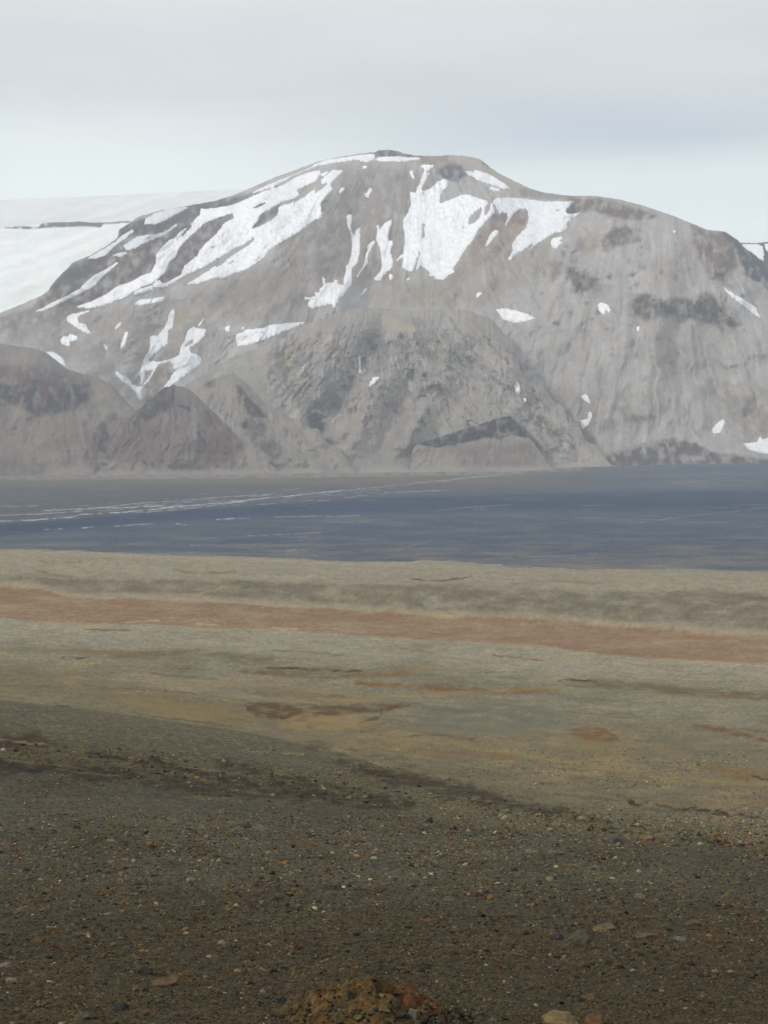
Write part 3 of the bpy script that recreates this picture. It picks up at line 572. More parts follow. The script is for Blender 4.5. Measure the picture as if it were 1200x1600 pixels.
SP_ = [  # host, positives, negatives, tint, label
 (main, [W], Wn, W1, 'largest snow sheet, streaming in long arms down the mountain\'s left shoulder', 'snowfield'),
 (main, [Bc], Bn, W1, 'broad bright snow apron filling the bowl right of the summit gullies'),
 (main, [Rp], [Q7([(630, 298), (650, 288), (680, 292), (660, 302)])], DULL, 'wide snow patch under the right shoulder rim, tapering to a point at lower left'),
 (main, [R1([(650, 350), (690, 325), (760, 305), (835, 295), (838, 302), (780, 330), (740, 355), (690, 372), (645, 372)])], [], GREY, 'dull grey snow cap on the rock bluff at the far left of the crest'),
 (main, [Q1([(680, 325), (750, 280), (830, 235), (900, 190), (950, 145), (1040, 92), (1040, 115), (960, 175), (880, 235), (830, 290), (760, 315)])], [], GREY, 'thin grey snow ledge along the left edge of the mountain below the bluff'),
 (main, [Q2([(60, 470), (110, 440), (170, 400), (240, 390), (300, 385), (370, 370), (420, 340), (480, 298), (480, 315), (390, 385), (260, 435), (170, 480), (110, 505), (85, 505)])], [], GREY, 'lumpy grey snow strip tucked under the dark bluff on the left'),
 (main, [Q1([(880, 298), (920, 280), (980, 268), (995, 280), (940, 304)])], [], GREY, 'very small grey snow spot on the dark left flank'),
 (main, [Q1([(270, 735), (330, 710), (420, 660), (520, 615), (620, 560), (680, 500), (740, 450), (820, 410), (915, 350), (925, 358), (870, 405), (790, 470), (750, 525), (640, 585), (520, 645), (400, 700), (340, 725)])], [], DULL, 'long slender snow streak lowest on the mountain\'s left edge'),
 (main, [Q2([(295, 775), (320, 745), (350, 740), (375, 765), (440, 765), (370, 795), (300, 795)]), Q1([(1040, 600), (1060, 575), (1130, 548), (1190, 530), (1200, 560), (1150, 575), (1060, 602)])], [], W1, 'ragged snow fragment just under the left arm of the largest sheet'),
 (main, [R1([(600, 730), (620, 712), (680, 705), (735, 698), (728, 715), (660, 728), (612, 735)])], [], W1, 'small flat snow scrap on bare scree under the left snow arms'),
 (main, [Q3([(608, 218), (625, 200), (665, 187), (650, 210), (620, 225)])], [], W1, 'tiny snow sliver at the upper end of the left snow sheet'),
 (main, [Q2([(740, 655), (780, 630), (790, 638), (755, 660)])], [], W1, 'tiny snow fleck between two arms of the largest sheet'),
 (main, [Q3([(1028, 100), (1060, 80), (1120, 75), (1200, 72), (1290, 82), (1385, 84), (1380, 96), (1290, 105), (1220, 116), (1180, 105), (1100, 112)])], [], W1, 'level snow strip right under the dark rocks of the summit crest'),
 (main, [Q3([(935, 150), (965, 145), (962, 162), (940, 168)])], [], W1, 'snow dot just beneath the summit crest, left of centre'),
 (main, [Q3([(750, 345), (765, 322), (788, 316), (785, 335), (765, 350), (755, 362)])], [], W1, 'short tilted snow dash beside the upper right end of the left sheet'),
 (main, [Q3([(948, 358), (965, 362), (985, 320), (1005, 322), (1005, 345), (985, 370), (978, 395), (960, 385)])], [], W1, 'small hooked snow spot alone high on the grey face below the summit'),
 (main, [Q5([(200, 190), (225, 180), (228, 215), (238, 245), (222, 240), (208, 215)])], [], W1, 'short upright snow dash left of the narrow neck of the bowl apron'),
 (main, [Q5([(640, 190), (680, 190), (700, 205), (705, 178), (730, 185), (800, 205), (860, 235), (920, 270), (985, 320), (940, 325), (870, 300), (800, 280), (720, 248), (660, 215)])], [], W1, 'oblong snow patch lying on the pale slope right of the summit'),
 (main, [Q5([(825, 318), (840, 310), (900, 325), (898, 348), (860, 340)])], [], W1, 'small bright snow chip below the oblong patch right of the summit'),
 (main, [Q4([(508, 40), (525, 28), (548, 35), (546, 80), (538, 120), (545, 160), (565, 185), (585, 150), (618, 122), (615, 180), (612, 240), (616, 280), (605, 340), (590, 410), (550, 450), (548, 500), (548, 560), (520, 600), (490, 650), (440, 690), (450, 712), (425, 715), (428, 750), (405, 760), (390, 725), (340, 735), (235, 762), (215, 745), (205, 740), (215, 710), (240, 690), (185, 692), (175, 668),
                     (225, 680), (262, 665), (262, 635), (290, 640), (300, 610), (325, 590), (320, 515), (340, 530), (340, 565), (405, 560), (415, 535), (445, 540), (438, 570), (485, 580), (485, 530), (500, 480), (505, 425), (525, 415), (545, 330), (552, 280), (545, 200), (528, 135), (515, 110)])], [], W1, 'long vertical snow gully that spreads into a ragged pool at its foot'),
 (main, [Q4([(665, 285), (690, 250), (730, 230), (725, 255), (700, 290), (680, 330), (670, 370), (675, 400), (650, 435), (620, 470), (595, 515), (590, 505), (640, 430), (660, 350), (672, 300)])], [], W1, 'thin broken snow thread between the two snow gullies'),
 (main, [Q4([(745, 115), (760, 110), (765, 145), (810, 90), (860, 68), (858, 100), (840, 150), (830, 200), (840, 235), (868, 228), (868, 260), (858, 290), (850, 330), (870, 380), (868, 430), (840, 460), (800, 500), (775, 540), (730, 540), (722, 525), (765, 480), (785, 440), (780, 380), (770, 290), (740, 230), (738, 190), (750, 150)])], [], W1, 'stout forked snow gully standing alone left of the bowl apron'),
 (main, [Q4([(842, 488), (858, 492), (868, 512), (850, 538), (840, 520)])], [], W1, 'snow dot at the foot of the stout forked gully'),
 (main, [Q4([(640, 625), (655, 600), (665, 605), (650, 630), (618, 655)])], [], W1, 'faint snow tick on the scree below the snow thread'),
 (main, [Q4([(975, 535), (995, 518), (998, 530), (980, 540)])], [], W1, 'tiny snow dash below the left lobe of the bowl apron'),
 (main, [Q6([(790, 425), (800, 400), (830, 330), (870, 298), (895, 305), (890, 330), (850, 370), (820, 410)])], [], W1, 'slim slanting snow dash on the pinkish rib between bowl and shoulder'),
 (main, [Q7([(602, 540), (620, 512), (690, 500), (696, 515), (670, 535), (695, 545), (660, 570), (640, 594), (610, 575)])], [], W1, 'small ragged snow spot just below the right shoulder patch'),
 (main, [q(780, 220, .35, [(1000, 655), (1040, 680), (1100, 715), (1145, 745), (1165, 790), (1140, 775), (1090, 735), (1040, 700)])], [], DULL, 'long slanting snow streak on the far right slope'),
 (main, [R6([(440, 20), (455, 8), (480, 15), (498, 40), (490, 52), (478, 40), (468, 62), (445, 45)])], [], W1, 'round snow spot above the fluted grey scree'),
 (main, [R6([(-15, 40), (30, 35), (75, 45), (130, 62), (158, 78), (120, 90), (70, 98), (20, 85), (5, 65)])], [], W1, 'bright oval snow patch in the middle of the face'),
 (main, [q(600, 300, .2, [(722, 795), (745, 782), (768, 792), (745, 810), (725, 825)])], [], W1, 'little snow spot left above the bright oval patch'),
 (main, [R6([(615, 115), (626, 115), (624, 130), (616, 135)])], [], W1, 'snow dot on the scree under the dark buttresses'),
 (main, [R6([(950, 575), (975, 545), (1000, 530), (1008, 545), (990, 590), (955, 592)])], [], DULL, 'upright snow sliver low on the right scree'),
 (main, [R6([(1080, 640), (1150, 632), (1165, 605), (1175, 620), (1240, 600), (1300, 640), (1250, 690), (1170, 680), (1110, 662), (1100, 645)])], [], DULL, 'low snow bank at the mountain foot on the right edge'),
 (main, [R3([(775, 402), (790, 400), (782, 412)])], [], W1, 'tiny snow speck high under the right shoulder skyline'),
 (main, [Q8([(190, 110), (220, 92), (335, 66), (340, 72), (290, 95), (265, 115), (270, 145), (325, 165), (325, 185), (352, 215), (345, 225), (300, 205), (240, 170), (190, 135)])], [], W1, 'boomerang shaped snow patch at the head of the left ravine'),
 (main, [Q8([(148, 262), (165, 242), (200, 238), (215, 222), (262, 240), (262, 262), (210, 272), (208, 300), (180, 300), (155, 285)])], [], W1, 'small lobed snow patch below the boomerang one'),
 (main, [Q8([(436, 298), (445, 290), (462, 312), (458, 328), (440, 318)])], [], W1, 'snow dot halfway down the left ravine'),
 (main, [Q8([(512, 182), (545, 142), (555, 150), (540, 175), (520, 188)])], [], W1, 'short slanted snow dash on the rib between the ravines'),
 (main, [Q8([(550, 305), (565, 260), (580, 210), (602, 208), (590, 250), (575, 305), (558, 322)])], [], W1, 'narrow upright snow dash below the short slanted one'),
 (main, [Q8([(512, 478), (535, 475), (560, 500), (600, 515), (625, 560), (660, 572), (690, 580), (750, 500), (770, 460), (720, 470), (690, 560), (680, 490), (690, 445), (708, 380), (745, 330), (750, 240), (765, 235), (800, 235), (850, 175), (880, 80), (905, 55), (918, 80), (905, 130), (900, 180), (870, 210), (862, 290), (800, 335), (735, 395), (745, 408), (780, 405), (800, 412), (880, 395), (905, 385), (945, 365), (950, 320), (980, 270), (1000, 200), (1040, 175), (1060, 185), (1125, 190), (1115, 230), (1080, 270), (1040, 300), (1015, 305), (1020, 350), (1080, 370), (1095, 400), (1080, 430), (1010, 480), (940, 530), (880, 572), (840, 582), (870, 540), (900, 490), (950, 450), (910, 465), (900, 430), (880, 400), (800, 430), (765, 490), (740, 540), (700, 570), (685, 610), (700, 650), (680, 670), (640, 600), (590, 560), (540, 520)])],
  [Q8([(980, 295), (1010, 268), (1040, 262), (1035, 285), (985, 312)])], DULL, 'branching snow tongues that meet in the ravine behind the dark cone'),
 (main, [Q8([(1070, 165), (1105, 118), (1112, 120), (1078, 168)])], [], W1, 'thin snow needle above the branching tongues'),
 (main, [R4([(1055, 150), (1075, 145), (1100, 130), (1180, 122), (1210, 108), (1290, 100), (1370, 95), (1300, 125), (1200, 165), (1130, 190), (1060, 206), (1055, 185)])], [], W1, 'flat bright snow wedge along the top edge of the lower massif'),
 (main, [R4([(1005, 118), (1025, 112), (1022, 138), (1008, 135)])], [], W1, 'snow crumb left of the flat wedge'),
 (main, [R4([(1078, 118), (1092, 116), (1090, 128), (1080, 128)])], [], W1, 'snow crumb right above the left tip of the flat wedge'),
 (E, [Q8([(930, 540), (1000, 480), (1080, 432), (1135, 425), (1080, 455), (1000, 500), (940, 548)])], [], DULL, 'faint snow line along the skyline of the lower massif, below the flat wedge'),
 (E, [Q8([(1150, 415), (1200, 385), (1205, 392), (1160, 418)])], [], DULL, 'short snow line between the flat wedge and the faint line'),
 (main, [Q8([(50, 342), (90, 342), (130, 360), (165, 390), (182, 425), (178, 440), (140, 420), (100, 390)])], [], DULL, 'smooth leaf shaped snow patch on the crest of the left spur'),
 (E, [R5([(560, 380), (580, 342), (606, 340), (600, 355), (580, 370), (565, 382)])], [], DULL, 'small snow sliver deep in the central gully of the lower massif'),
 (E, [R5([(516, 250), (523, 250), (524, 320), (518, 320)])], [], DULL, 'hair thin snow line above the sliver in the central gully'),
 (E, [R6([(63, 385), (80, 360), (92, 380), (95, 405), (85, 420)])], [], DULL, 'small upright snow spot on the right crest of the lower massif'),
 (E, [R6([(110, 435), (118, 435), (120, 450), (112, 450)])], [], DULL, 'snow dot just below the upright spot on the right crest'),
 (main, [R6([(366, 428), (380, 418), (395, 425), (408, 462), (385, 450)])], [], DULL, 'upper of the two snow spots beside the fluted scree'),
 (main, [R6([(362, 535), (395, 528), (400, 500), (412, 498), (415, 515), (400, 550), (370, 575), (364, 560)])], [], DULL, 'lower of the two snow spots beside the fluted scree'),
 (FR, [q(780, 220, .35, [(1085, 460), (1150, 462), (1175, 470), (1182, 500), (1180, 540), (1130, 500), (1090, 475)])], [], W1, 'snow patch on the distant ridge behind the right shoulder'),
 (FR, [q(780, 220, .35, [(1182, 462), (1230, 455), (1240, 500), (1195, 490)])], [], W1, 'snow scrap at the right frame edge on the distant ridge'),
]
sn_i = 0
for ent in SP_:
    host, pos, neg, tint, lab = ent[:5]
    sn_i += 1
    al = np.concatenate([np.asarray(p) for p in pos])
    small = (np.ptp(al[:, 0]) < 14)
    st = .35 if small else (.6 if np.ptp(al[:, 0]) < 80 else .8)
    cc = np.arange(al[:, 0].min() - 3, al[:, 0].max() + 3, st); rr = np.arange(al[:, 1].min() - 3, al[:, 1].max() + 3, st)
    Cc, R = np.meshgrid(cc, rr)
    wa = .3 if small else .9
    a = Cc + wa * fbm(Cc * .3, R * .3, 3, 300 + sn_i, .7); b = R + wa * fbm(Cc * .3, R * .3, 3, 500 + sn_i, .7)
    d = np.max([sdf(a, b, p) for p in pos], axis=0)
    for p in neg: d = np.minimum(d, -sdf(a, b, p))
    if not small:
        d = d + .35 * fbm(Cc * .22, R * .22, 3, 700 + sn_i)
    pnt, h = host.at(Cc, R)
    rs = np.interp(Cc, host.cols, host.rs)
    keep_v = (d > -.9) & (R > rs + .3)
    px = pnt[..., 1] / F
    th = np.clip(d + .25, -.8, 1.6) / 1.6                                        # thickness profile
    lift = np.where(th > 0, np.sqrt(np.abs(th)) * 5.0, th * 6.0) * (.5 if small else 1)
    nrm = np.array([0, -.62, .78])
    V = pnt + lift[..., None] * nrm
    kf = keep_v[:-1, :-1] & keep_v[:-1, 1:] & keep_v[1:, 1:] & keep_v[1:, :-1]
    if kf.sum() < 2: print('SNOW EMPTY', lab); continue
    tn = np.asarray(tint) * (1 - .10 * sst(.3, .9, fbm(Cc * .05, R * .09, 4, 800 + sn_i, .6)))[..., None]
    tn = tn * (1 - .13 * sst(1.8, .3, d) * sst(-.5, .6, fbm(Cc * .12, R * .12, 3, 850 + sn_i)) * (0 if small else 1) - .10 * sst(.2, .8, ridged(Cc * .06 - R * .05, R * .05 + Cc * .02, 3, 870 + sn_i) - .6))[..., None]
    V_, F_, T_ = compact(V.reshape(-1, 3), grid_faces(len(rr), len(cc), kf, flip=True), tn.reshape(-1, 3))
    o = link_mesh('snow_patch', V_, F_, M_snow, T_)
    tag(o, lab, 'snow', 'snow patches on the mountain')
print('snow', time.time() - T0)

# ------------------------------------------------------------------ ground sheet
# traced rolling lines of the moor: (distance, [(col,row)...])
LN = [
 (2.0,  [(-600, 2950), (1800, 2950)]),
 (5.0,  [(-600, 1935), (1800, 1935)]),
 (9.0,  [(-600, 1600), (1800, 1600)]),
 (12.0, [(-600, 1500), (1800, 1500)]),
 (17.0, [(-600, 1400), (1800, 1400)]),
 (28.0, [(-600, 1296), (0, 1300), (1200, 1345), (1800, 1350)]),
 (40.0, [(-600, 1235), (0, 1236), (300, 1262), (600, 1296), (900, 1318), (1200, 1325), (1800, 1320)]),
 (46.0, [(-600, 1195), (0, 1199), (300, 1240), (600, 1275), (900, 1306), (1200, 1316), (1800, 1310)]),
 (70.0, [(-600, 1140), (0, 1170), (300, 1215), (600, 1250), (900, 1292), (1200, 1304), (1800, 1300)]),
 (110.0, [(-600, 1080), (0, 1094), (150, 1110), (400, 1146), (530, 1176), (640, 1216), (800, 1252), (1000, 1277), (1200, 1290), (1800, 1290)]),
 (150.0, [(-600, 1082), (0, 1095), (150, 1111), (400, 1146), (530, 1172), (640, 1205), (800, 1235), (1000, 1258), (1200, 1268), (1800, 1270)]),
 (200.0, [(-600, 1050), (0, 1060), (300, 1100), (600, 1165), (900, 1200), (1200, 1225), (1800, 1225)]),
 (290.0, [(-600, 1020), (0, 1030), (300, 1060), (600, 1090), (900, 1120), (1200, 1140), (1800, 1145)]),
 (400.0, [(-600, 985), (0, 996), (300, 1010), (600, 1040), (900, 1062), (1200, 1075), (1800, 1080)]),
 (520.0, [(-600, 940), (0, 966), (200, 978), (430, 990), (600, 1001), (850, 1019), (1000, 1028), (1200, 1038), (1800, 1050)]),
 (690.0, [(-600, 905), (0, 924), (150, 932), (300, 942), (600, 961), (900, 983), (1200, 994), (1800, 1005)]),
 (730.0, [(-600, 882), (0, 893), (300, 905), (600, 920), (900, 938), (1200, 952), (1800, 960)]),
 (800.0, [(-600, 868), (0, 877), (300, 886), (600, 897), (900, 908), (1200, 915), (1800, 925)]),
 (960.0, [(-600, 858), (0, 861), (150, 866), (300, 872), (430, 876), (560, 882), (620, 880), (680, 876), (730, 880), (800, 886), (900, 890), (1200, 893), (1800, 900)]),
 (1090.0, [(-600, 872), (0, 872), (600, 886), (1200, 900), (1800, 905)]),
 (1330.0, [(-600, 886), (1800, 886)]),
 (2200.0, [(-600, 814), (1800, 813)]),
 (4000.0, [(-600, 766), (1000, 764), (1800, 758)]),
 (6150.0, [(-600, 749), (0, 745), (200, 743), (450, 741), (700, 738), (800, 737), (900, 731.5), (1000, 728.5), (1200, 724.5), (1800, 722)]),
 (7600.0, [(-600, 745), (0, 741), (450, 737), (800, 733), (900, 727), (1200, 720), (1800, 718)]),
]
ui = np.concatenate([np.linspace(-1.4, -.26, 60)[:-1], np.linspace(-.26, .26, 640), np.linspace(.26, 1.4, 60)[1:]])
di = np.concatenate([np.geomspace(2.0, 8.4, 60)[:-1], np.geomspace(8.4, 60, 860)[:-1], np.geomspace(60, 1120, 760)[:-1], np.geomspace(1120, 7600, 330)])
OFF = 0.6
def hermite(xk, yk, x):
    """columns of control heights yk (K,W) over log distance xk -> (len(x),W), shape-keeping"""
    h = np.diff(xk)[:, None]; dl = np.diff(yk, axis=0) / h
    m = np.zeros_like(yk); a, b = dl[:-1], dl[1:]
    w1 = 2 * h[1:] + h[:-1]; w2 = h[1:] + 2 * h[:-1]
    with np.errstate(divide='ignore', invalid='ignore'):
        hm = (w1 + w2) / (w1 / a + w2 / b)
    m[1:-1] = np.where(a * b > 0, hm, 0.0)
    m[0] = dl[0]; m[-1] = dl[-1]
    k = np.clip(np.searchsorted(xk, x) - 1, 0, len(xk) - 2)
    t = ((x - xk[k]) / (xk[k + 1] - xk[k]))[:, None]; hk = (xk[k + 1] - xk[k])[:, None]
    return (2 * t**3 - 3 * t**2 + 1) * yk[k] + (t**3 - 2 * t**2 + t) * hk * m[k] + (-2 * t**3 + 3 * t**2) * yk[k + 1] + (t**3 - t**2) * hk * m[k + 1]
# grid: x = U * (d + OFF)
Zk = []
for dk, pts in LN:
    U = ui * (dk + OFF) / dk
    p = np.asarray(pts, float)
    uk = uu(p[:, 0], p[:, 1]); tk = tt(p[:, 1])
    z = np.interp(U, uk, tk)
    z = np.convolve(np.pad(z, 12, mode='edge'), np.hanning(25) / np.hanning(25).sum(), 'valid')
    Zk.append(z * dk)
Zk = np.array(Zk); ldk = np.log([l[0] for l in LN])
GZ = hermite(ldk, Zk, np.log(di))
GX_, GY_ = ui[None] * (di[:, None] + OFF), np.broadcast_to(di[:, None], GZ.shape)
D2 = GY_
# relief at scales that suit the distance
nz = 0
def band(lo, hi, d): return sst(lo * .7, lo * 1.2, d) * (1 - sst(hi * .8, hi * 1.3, d)) if hi else sst(lo * .7, lo * 1.2, d)
nz = nz + .035 * fbm(GX_ * .5, GY_ * .35, 4, 101) + .014 * fbm(GX_ * 3.1, GY_ * 2.2, 3, 102) + .006 * ridged(GX_ * 12, GY_ * 9, 2, 103)
nz = nz + .12 * band(25, 0, D2) * fbm(GX_ * .12, GY_ * .06, 4, 104)
nz = nz + .38 * band(75, 1200, D2) * fbm(GX_ * .025, GY_ * .016, 4, 105)
nz = nz + 2.8 * band(210, 1000, D2) * fbm(GX_ * .006, GY_ * .008, 4, 106)
bankm = sst(685, 700, D2 + 12 * fbm(GX_ * .01, GY_ * 0, 2, 108)) * (1 - sst(770, 850, D2))
nz = nz + bankm * (1.6 * ridged(GX_ * .016 + GY_ * .02, GY_ * .006, 2, 107, .5) + 1.0 * fbm(GX_ * .02, GY_ * .02, 2, 109))
nz = nz + 1.3 * band(1300, 0, D2) * fbm(GX_ * .0025, GY_ * .0035, 4, 110)
GZ = GZ + nz
GCc, GR = proj(GX_, GY_, GZ)

def ground_colour():
    C_, R_, D_ = GCc, GR, D2
    shp = C_.shape
    def L_(pts): return np.interp(C_, *xs_rows(pts))
    def C3(c, d=0): return alb(c, d)[None, None]
    s1 = fbm(C_ * .004, R_ * .02, 4, 120); s2 = fbm(C_ * .012, R_ * .07, 4, 121, .6); s3 = fbm(C_ * .05, R_ * .18, 3, 122)
    fineb = fbm(C_ * .15, R_ * .3, 3, 123, .7)
    def mixc(a, b, f): return a * (1 - f[..., None]) + b * f[..., None]
    # near gravel
    col = np.ones(shp + (3,)) * C3((63, 55, 36))
    up = sst(1500, 1300, R_)
    col = mixc(col, C3((80, 77, 64)), np.clip(up * (.85 + .5 * s1), 0, 1))
    col = mixc(col, C3((80, 64, 42)), np.clip(.5 * s3 + .25 * s1, 0, .4))
    # bench between the dark streak and the first crest
    wrp = 7 * s1 + 3 * s2
    lB = L_([(-600, 1195), (0, 1198), (200, 1212), (400, 1242), (600, 1276), (800, 1296), (1000, 1312), (1200, 1322)])
    g = sst(6, -6, R_ + wrp - lB)
    col = mixc(col, C3((80, 72, 50)), g * .85)
    lC = L_([(-600, 1082), (0, 1094), (150, 1110), (400, 1146), (530, 1175), (640, 1213), (720, 1232), (1000, 1276), (1200, 1290)])
    col = mixc(col, C3((100, 94, 74)), sst(95, 8, R_ + 9 * s2 - L_([(-600, 1082), (0, 1094), (150, 1110), (400, 1146), (530, 1175), (640, 1213), (720, 1232), (1000, 1276), (1200, 1290)])) * g * .75)
    rt = sst(560, 760, C_)                                                  # on the right the change is gradual
    g2 = sst(2, -2, R_ - lC + .4 * s3) * sst(100, 125, D_) * (1 - rt)
    g2b = sst(-28, 62, lC + 16 * s2 + 10 * s1 - R_) * rt
    col = mixc(col, C3((122, 112, 86)), np.clip(g2 + g2b, 0, 1))
    g2 = np.maximum(g2, rt * sst(0, 60, lC - R_))
    # paler grey gravel flats further out
    g3 = sst(0, 60, L_([(0, 1060), (600, 1130), (1200, 1180)]) + 16 * s1 + 8 * s2 - R_) * g2
    col = mixc(col, C3((138, 133, 114), 250), np.clip(g3 * (.8 + .35 * s2 + .5 * s1), 0, 1))
    col = mixc(col, C3((144, 128, 92), 250), np.clip((s2 * .8 + s1 * .6 - .12) * .9, 0, .6) * g2 * (1 - sst(1015, 975, R_)))
    g4 = sst(0, 30, L_([(0, 1016), (600, 1052), (1200, 1086)]) + 4 * s2 - R_) * g2
    col = mixc(col, C3((152, 145, 125), 450), g4 * .92)
    # red earth band
    lr0 = L_([(-600, 940), (0, 965), (60, 972), (140, 976), (240, 976), (300, 979), (430, 984), (600, 996), (700, 1001), (850, 1010), (900, 1018), (1000, 1028), (1200, 1038)])
    lr1 = L_([(-600, 905), (0, 918), (60, 920), (110, 934), (150, 936), (300, 938), (400, 946), (600, 956), (700, 964), (850, 968), (950, 978), (1200, 993)])
    wr = 1.4 * s2 + .8 * s3 + .3 * fineb
    gr = sst(-1.8, 1.8, lr0 + wr - R_) * sst(100, 125, D_)
    red = mixc(np.ones(shp + (3,)) * C3((147, 121, 98), 600), C3((153, 136, 112), 600), np.clip(.3 + .6 * s2 + .2 * s3, 0, 1))
    red = mixc(red, C3((142, 113, 91), 600), np.clip(s1 * .9 + .2 * fineb, 0, .7))
    col = mixc(col, red, gr)
    eb = np.exp(-((R_ - lr0 - 3) / 4.0) ** 2) * g2 * np.clip(.55 + 1.3 * fbm(C_ * .012, R_ * .05, 3, 151), 0, 1)
    col = mixc(col, C3((166, 155, 130), 520), np.clip(eb, 0, 1) * .8)
    # bank and plateau
    gb = sst(-2, 2, lr1 + wr * .8 - R_) * gr
    top = mixc(np.ones(shp + (3,)) * C3((157, 148, 130), 850), C3((146, 141, 124), 850), np.clip(.4 + .8 * s2, 0, 1))
    col = mixc(col, top, gb)
    lh = L_([(-600, 885), (0, 895), (300, 900), (600, 908), (900, 918), (1200, 926)])
    sl = .5 * fbm((C_ + 1.6 * (R_ - 930)) * .035, R_ * .04, 4, 130, .6) + .7 * fbm(C_ * .02, R_ * .09, 4, 133, .6)
    bf = sst(-3, 12, R_ + 5 * s2 - lh) * sst(2, 14, lr1 - R_) * gb
    col = mixc(col, C3((124, 117, 103), 750), np.clip(bf * (.75 + .75 * sl), 0, 1))
    rim = gb * sst(14, 3, lr1 - R_) * .7
    col = mixc(col, C3((164, 151, 124), 720), np.clip(rim * (.9 + .7 * s2), 0, 1))
    # dark plain
    gp = sst(1000, 1040, D_)
    ps = fbm(C_ * .006, R_ * .11, 4, 131, .6); ps2 = fbm(C_ * .02, R_ * .5, 4, 132, .65)
    pd = np.maximum(D_, 1000)
    pl = np.ones(shp + (3,))
    c1 = alb((99, 110, 124), 2500.); c2 = alb((126, 126, 124), 2000.); c3 = alb((80, 95, 116), 2600.)
    cf = alb((118, 120, 124), 5000.)
    pl = pl * c1
    pl = mixc(pl, c2[None, None], np.clip(.6 * sst(835, 885, R_) + .5 * ps + .2 * ps2, 0, 1))
    lb0 = L_([(-600, 838), (0, 836), (300, 812), (600, 800), (900, 796), (1200, 800)]); lb1 = L_([(-600, 826), (0, 818), (300, 795), (600, 776), (900, 768), (1200, 766)])
    bb = sst(-5, 5, R_ - lb1 + 3 * ps) * sst(-8, 8, lb0 - R_ + 4 * ps)
    pl = mixc(pl, c3[None, None], bb * .85)
    bb2 = sst(-4, 4, lb1 + 3 * ps - R_)
    pl = mixc(pl, alb((112, 118, 125), 4200.)[None, None], bb2 * sst(1100, 800, C_) * .9)
    pl = mixc(pl, alb((130, 130, 130), 5600.)[None, None], sst(764, 752, R_) * sst(1000, 700, C_) * .8)
    pl = pl * (1 + .05 * ps2 + .08 * ps + .05 * fineb)[..., None]
    col = mixc(col, pl, gp)
    col *= (1 + .08 * s3 * (1 - gp) + .12 * fineb * (1 - .6 * gp) + .06 * s2)[..., None]
    # grain of the gravel: every few centimetres another chip of another colour
    near = 1 - sst(70, 170, D_); gr_ = np.random.default_rng(3)
    wn = gr_.normal(size=shp); wn2 = gr_.normal(size=shp)
    wn = wn + .9 * np.roll(wn, 1, 1); wn2 = wn2 + .8 * np.roll(wn2, 1, 1) + .8 * np.roll(wn2, 1, 0)
    am = (.20 * near + .075 * (1 - near) * (1 - .6 * sst(450, 700, D_))) * (1 - .6 * gp)
    col *= np.exp(np.clip(am * wn, -.8, .9))[..., None]
    col[..., 0] *= 1 + .35 * am * wn2; col[..., 2] *= 1 - .45 * am * wn2; col[..., 1] *= 1 + .1 * am * wn
    return col.reshape(-1, 3)
gcol = ground_colour()
print('ground colour', time.time() - T0)
OCH = (122, 98, 60); DKB = (44, 36, 24); PALE = (166, 152, 118)
gfe = []; rfe = []
dfe = [
 # dark damp streaks
 ('poly', [(-40, 1184), (100, 1192), (250, 1206), (420, 1226), (600, 1246), (680, 1262), (600, 1264), (450, 1252), (300, 1240), (150, 1216), (-40, 1206)], (57, 49, 29), .85, 5),
 ('poly', [(-40, 1148), (60, 1152), (110, 1166), (40, 1172), (-40, 1172)], (62, 52, 34), .8, 6),
 ('poly', [(560, 1196), (680, 1216), (800, 1246), (900, 1274), (860, 1280), (740, 1256), (640, 1232), (560, 1212)], (64, 54, 37), .75, 6),
 ('line', [(-40, 1192), (60, 1199), (130, 1205), (200, 1208)], (42, 34, 22), .85, 5, 6, 1.25),
 ('line', [(-40, 1165), (40, 1156), (90, 1162)], (52, 42, 28), .6, 6, 8, 1.25),
 ('line', [(130, 1178), (240, 1192), (330, 1210), (430, 1228), (560, 1248)], (48, 40, 24), .8, 5, 6, 1.25),
 ('line', [(180, 1212), (300, 1232), (380, 1246)], (50, 42, 28), .6, 4, 5, 1.25),
 ('line', [(340, 1188), (400, 1205), (480, 1222), (560, 1240), (640, 1256)], (50, 44, 28), .65, 6, 8, 1.25),
 ('line', [(400, 1205), (420, 1215), (445, 1222)], (38, 32, 20), .6, 3, 5, 1.25),
 ('line', [(540, 1195), (600, 1212), (680, 1222)], (58, 48, 34), .7, 4, 6, 1.25),
 ('line', [(580, 1202), (640, 1210), (700, 1225), (780, 1250), (870, 1270), (960, 1295)], (62, 52, 36), .55, 8, 8, 1.25),
 ('line', [(480, 1160), (560, 1180), (640, 1192)], (60, 52, 38), .35, 6, 6, 1.25),
 ('line', [(985, 1254), (1040, 1262), (1100, 1270), (1210, 1280)], (56, 48, 32), .85, 2.5, 3, 1.25),
 ('line', [(1005, 1262), (1090, 1268), (1150, 1272)], (66, 54, 36), .6, 3, 3, 1.25),
 ('line', [(1000, 1250), (1080, 1254), (1200, 1262)], (128, 110, 72), .6, 3, 3, 1.25),
 ('line', [(1060, 1308), (1120, 1318), (1160, 1326)], (50, 42, 28), .7, 2, 2.5, 1.25),
 ('line', [(380, 1378), (480, 1388), (560, 1392), (620, 1394)], (52, 38, 24), .7, 3, 4, 1.25),
 ('line', [(90, 1270), (150, 1276), (260, 1288), (420, 1290)], (92, 82, 62), .45, 3, 3, 1.25),
 ('line', [(350, 1288), (380, 1284), (410, 1292)], (104, 96, 78), .7, 2, 2.5, 1.25),
 ('line', [(0, 1400), (200, 1395), (420, 1410)], (66, 48, 30), .4, 8, 8, 1.25),
]
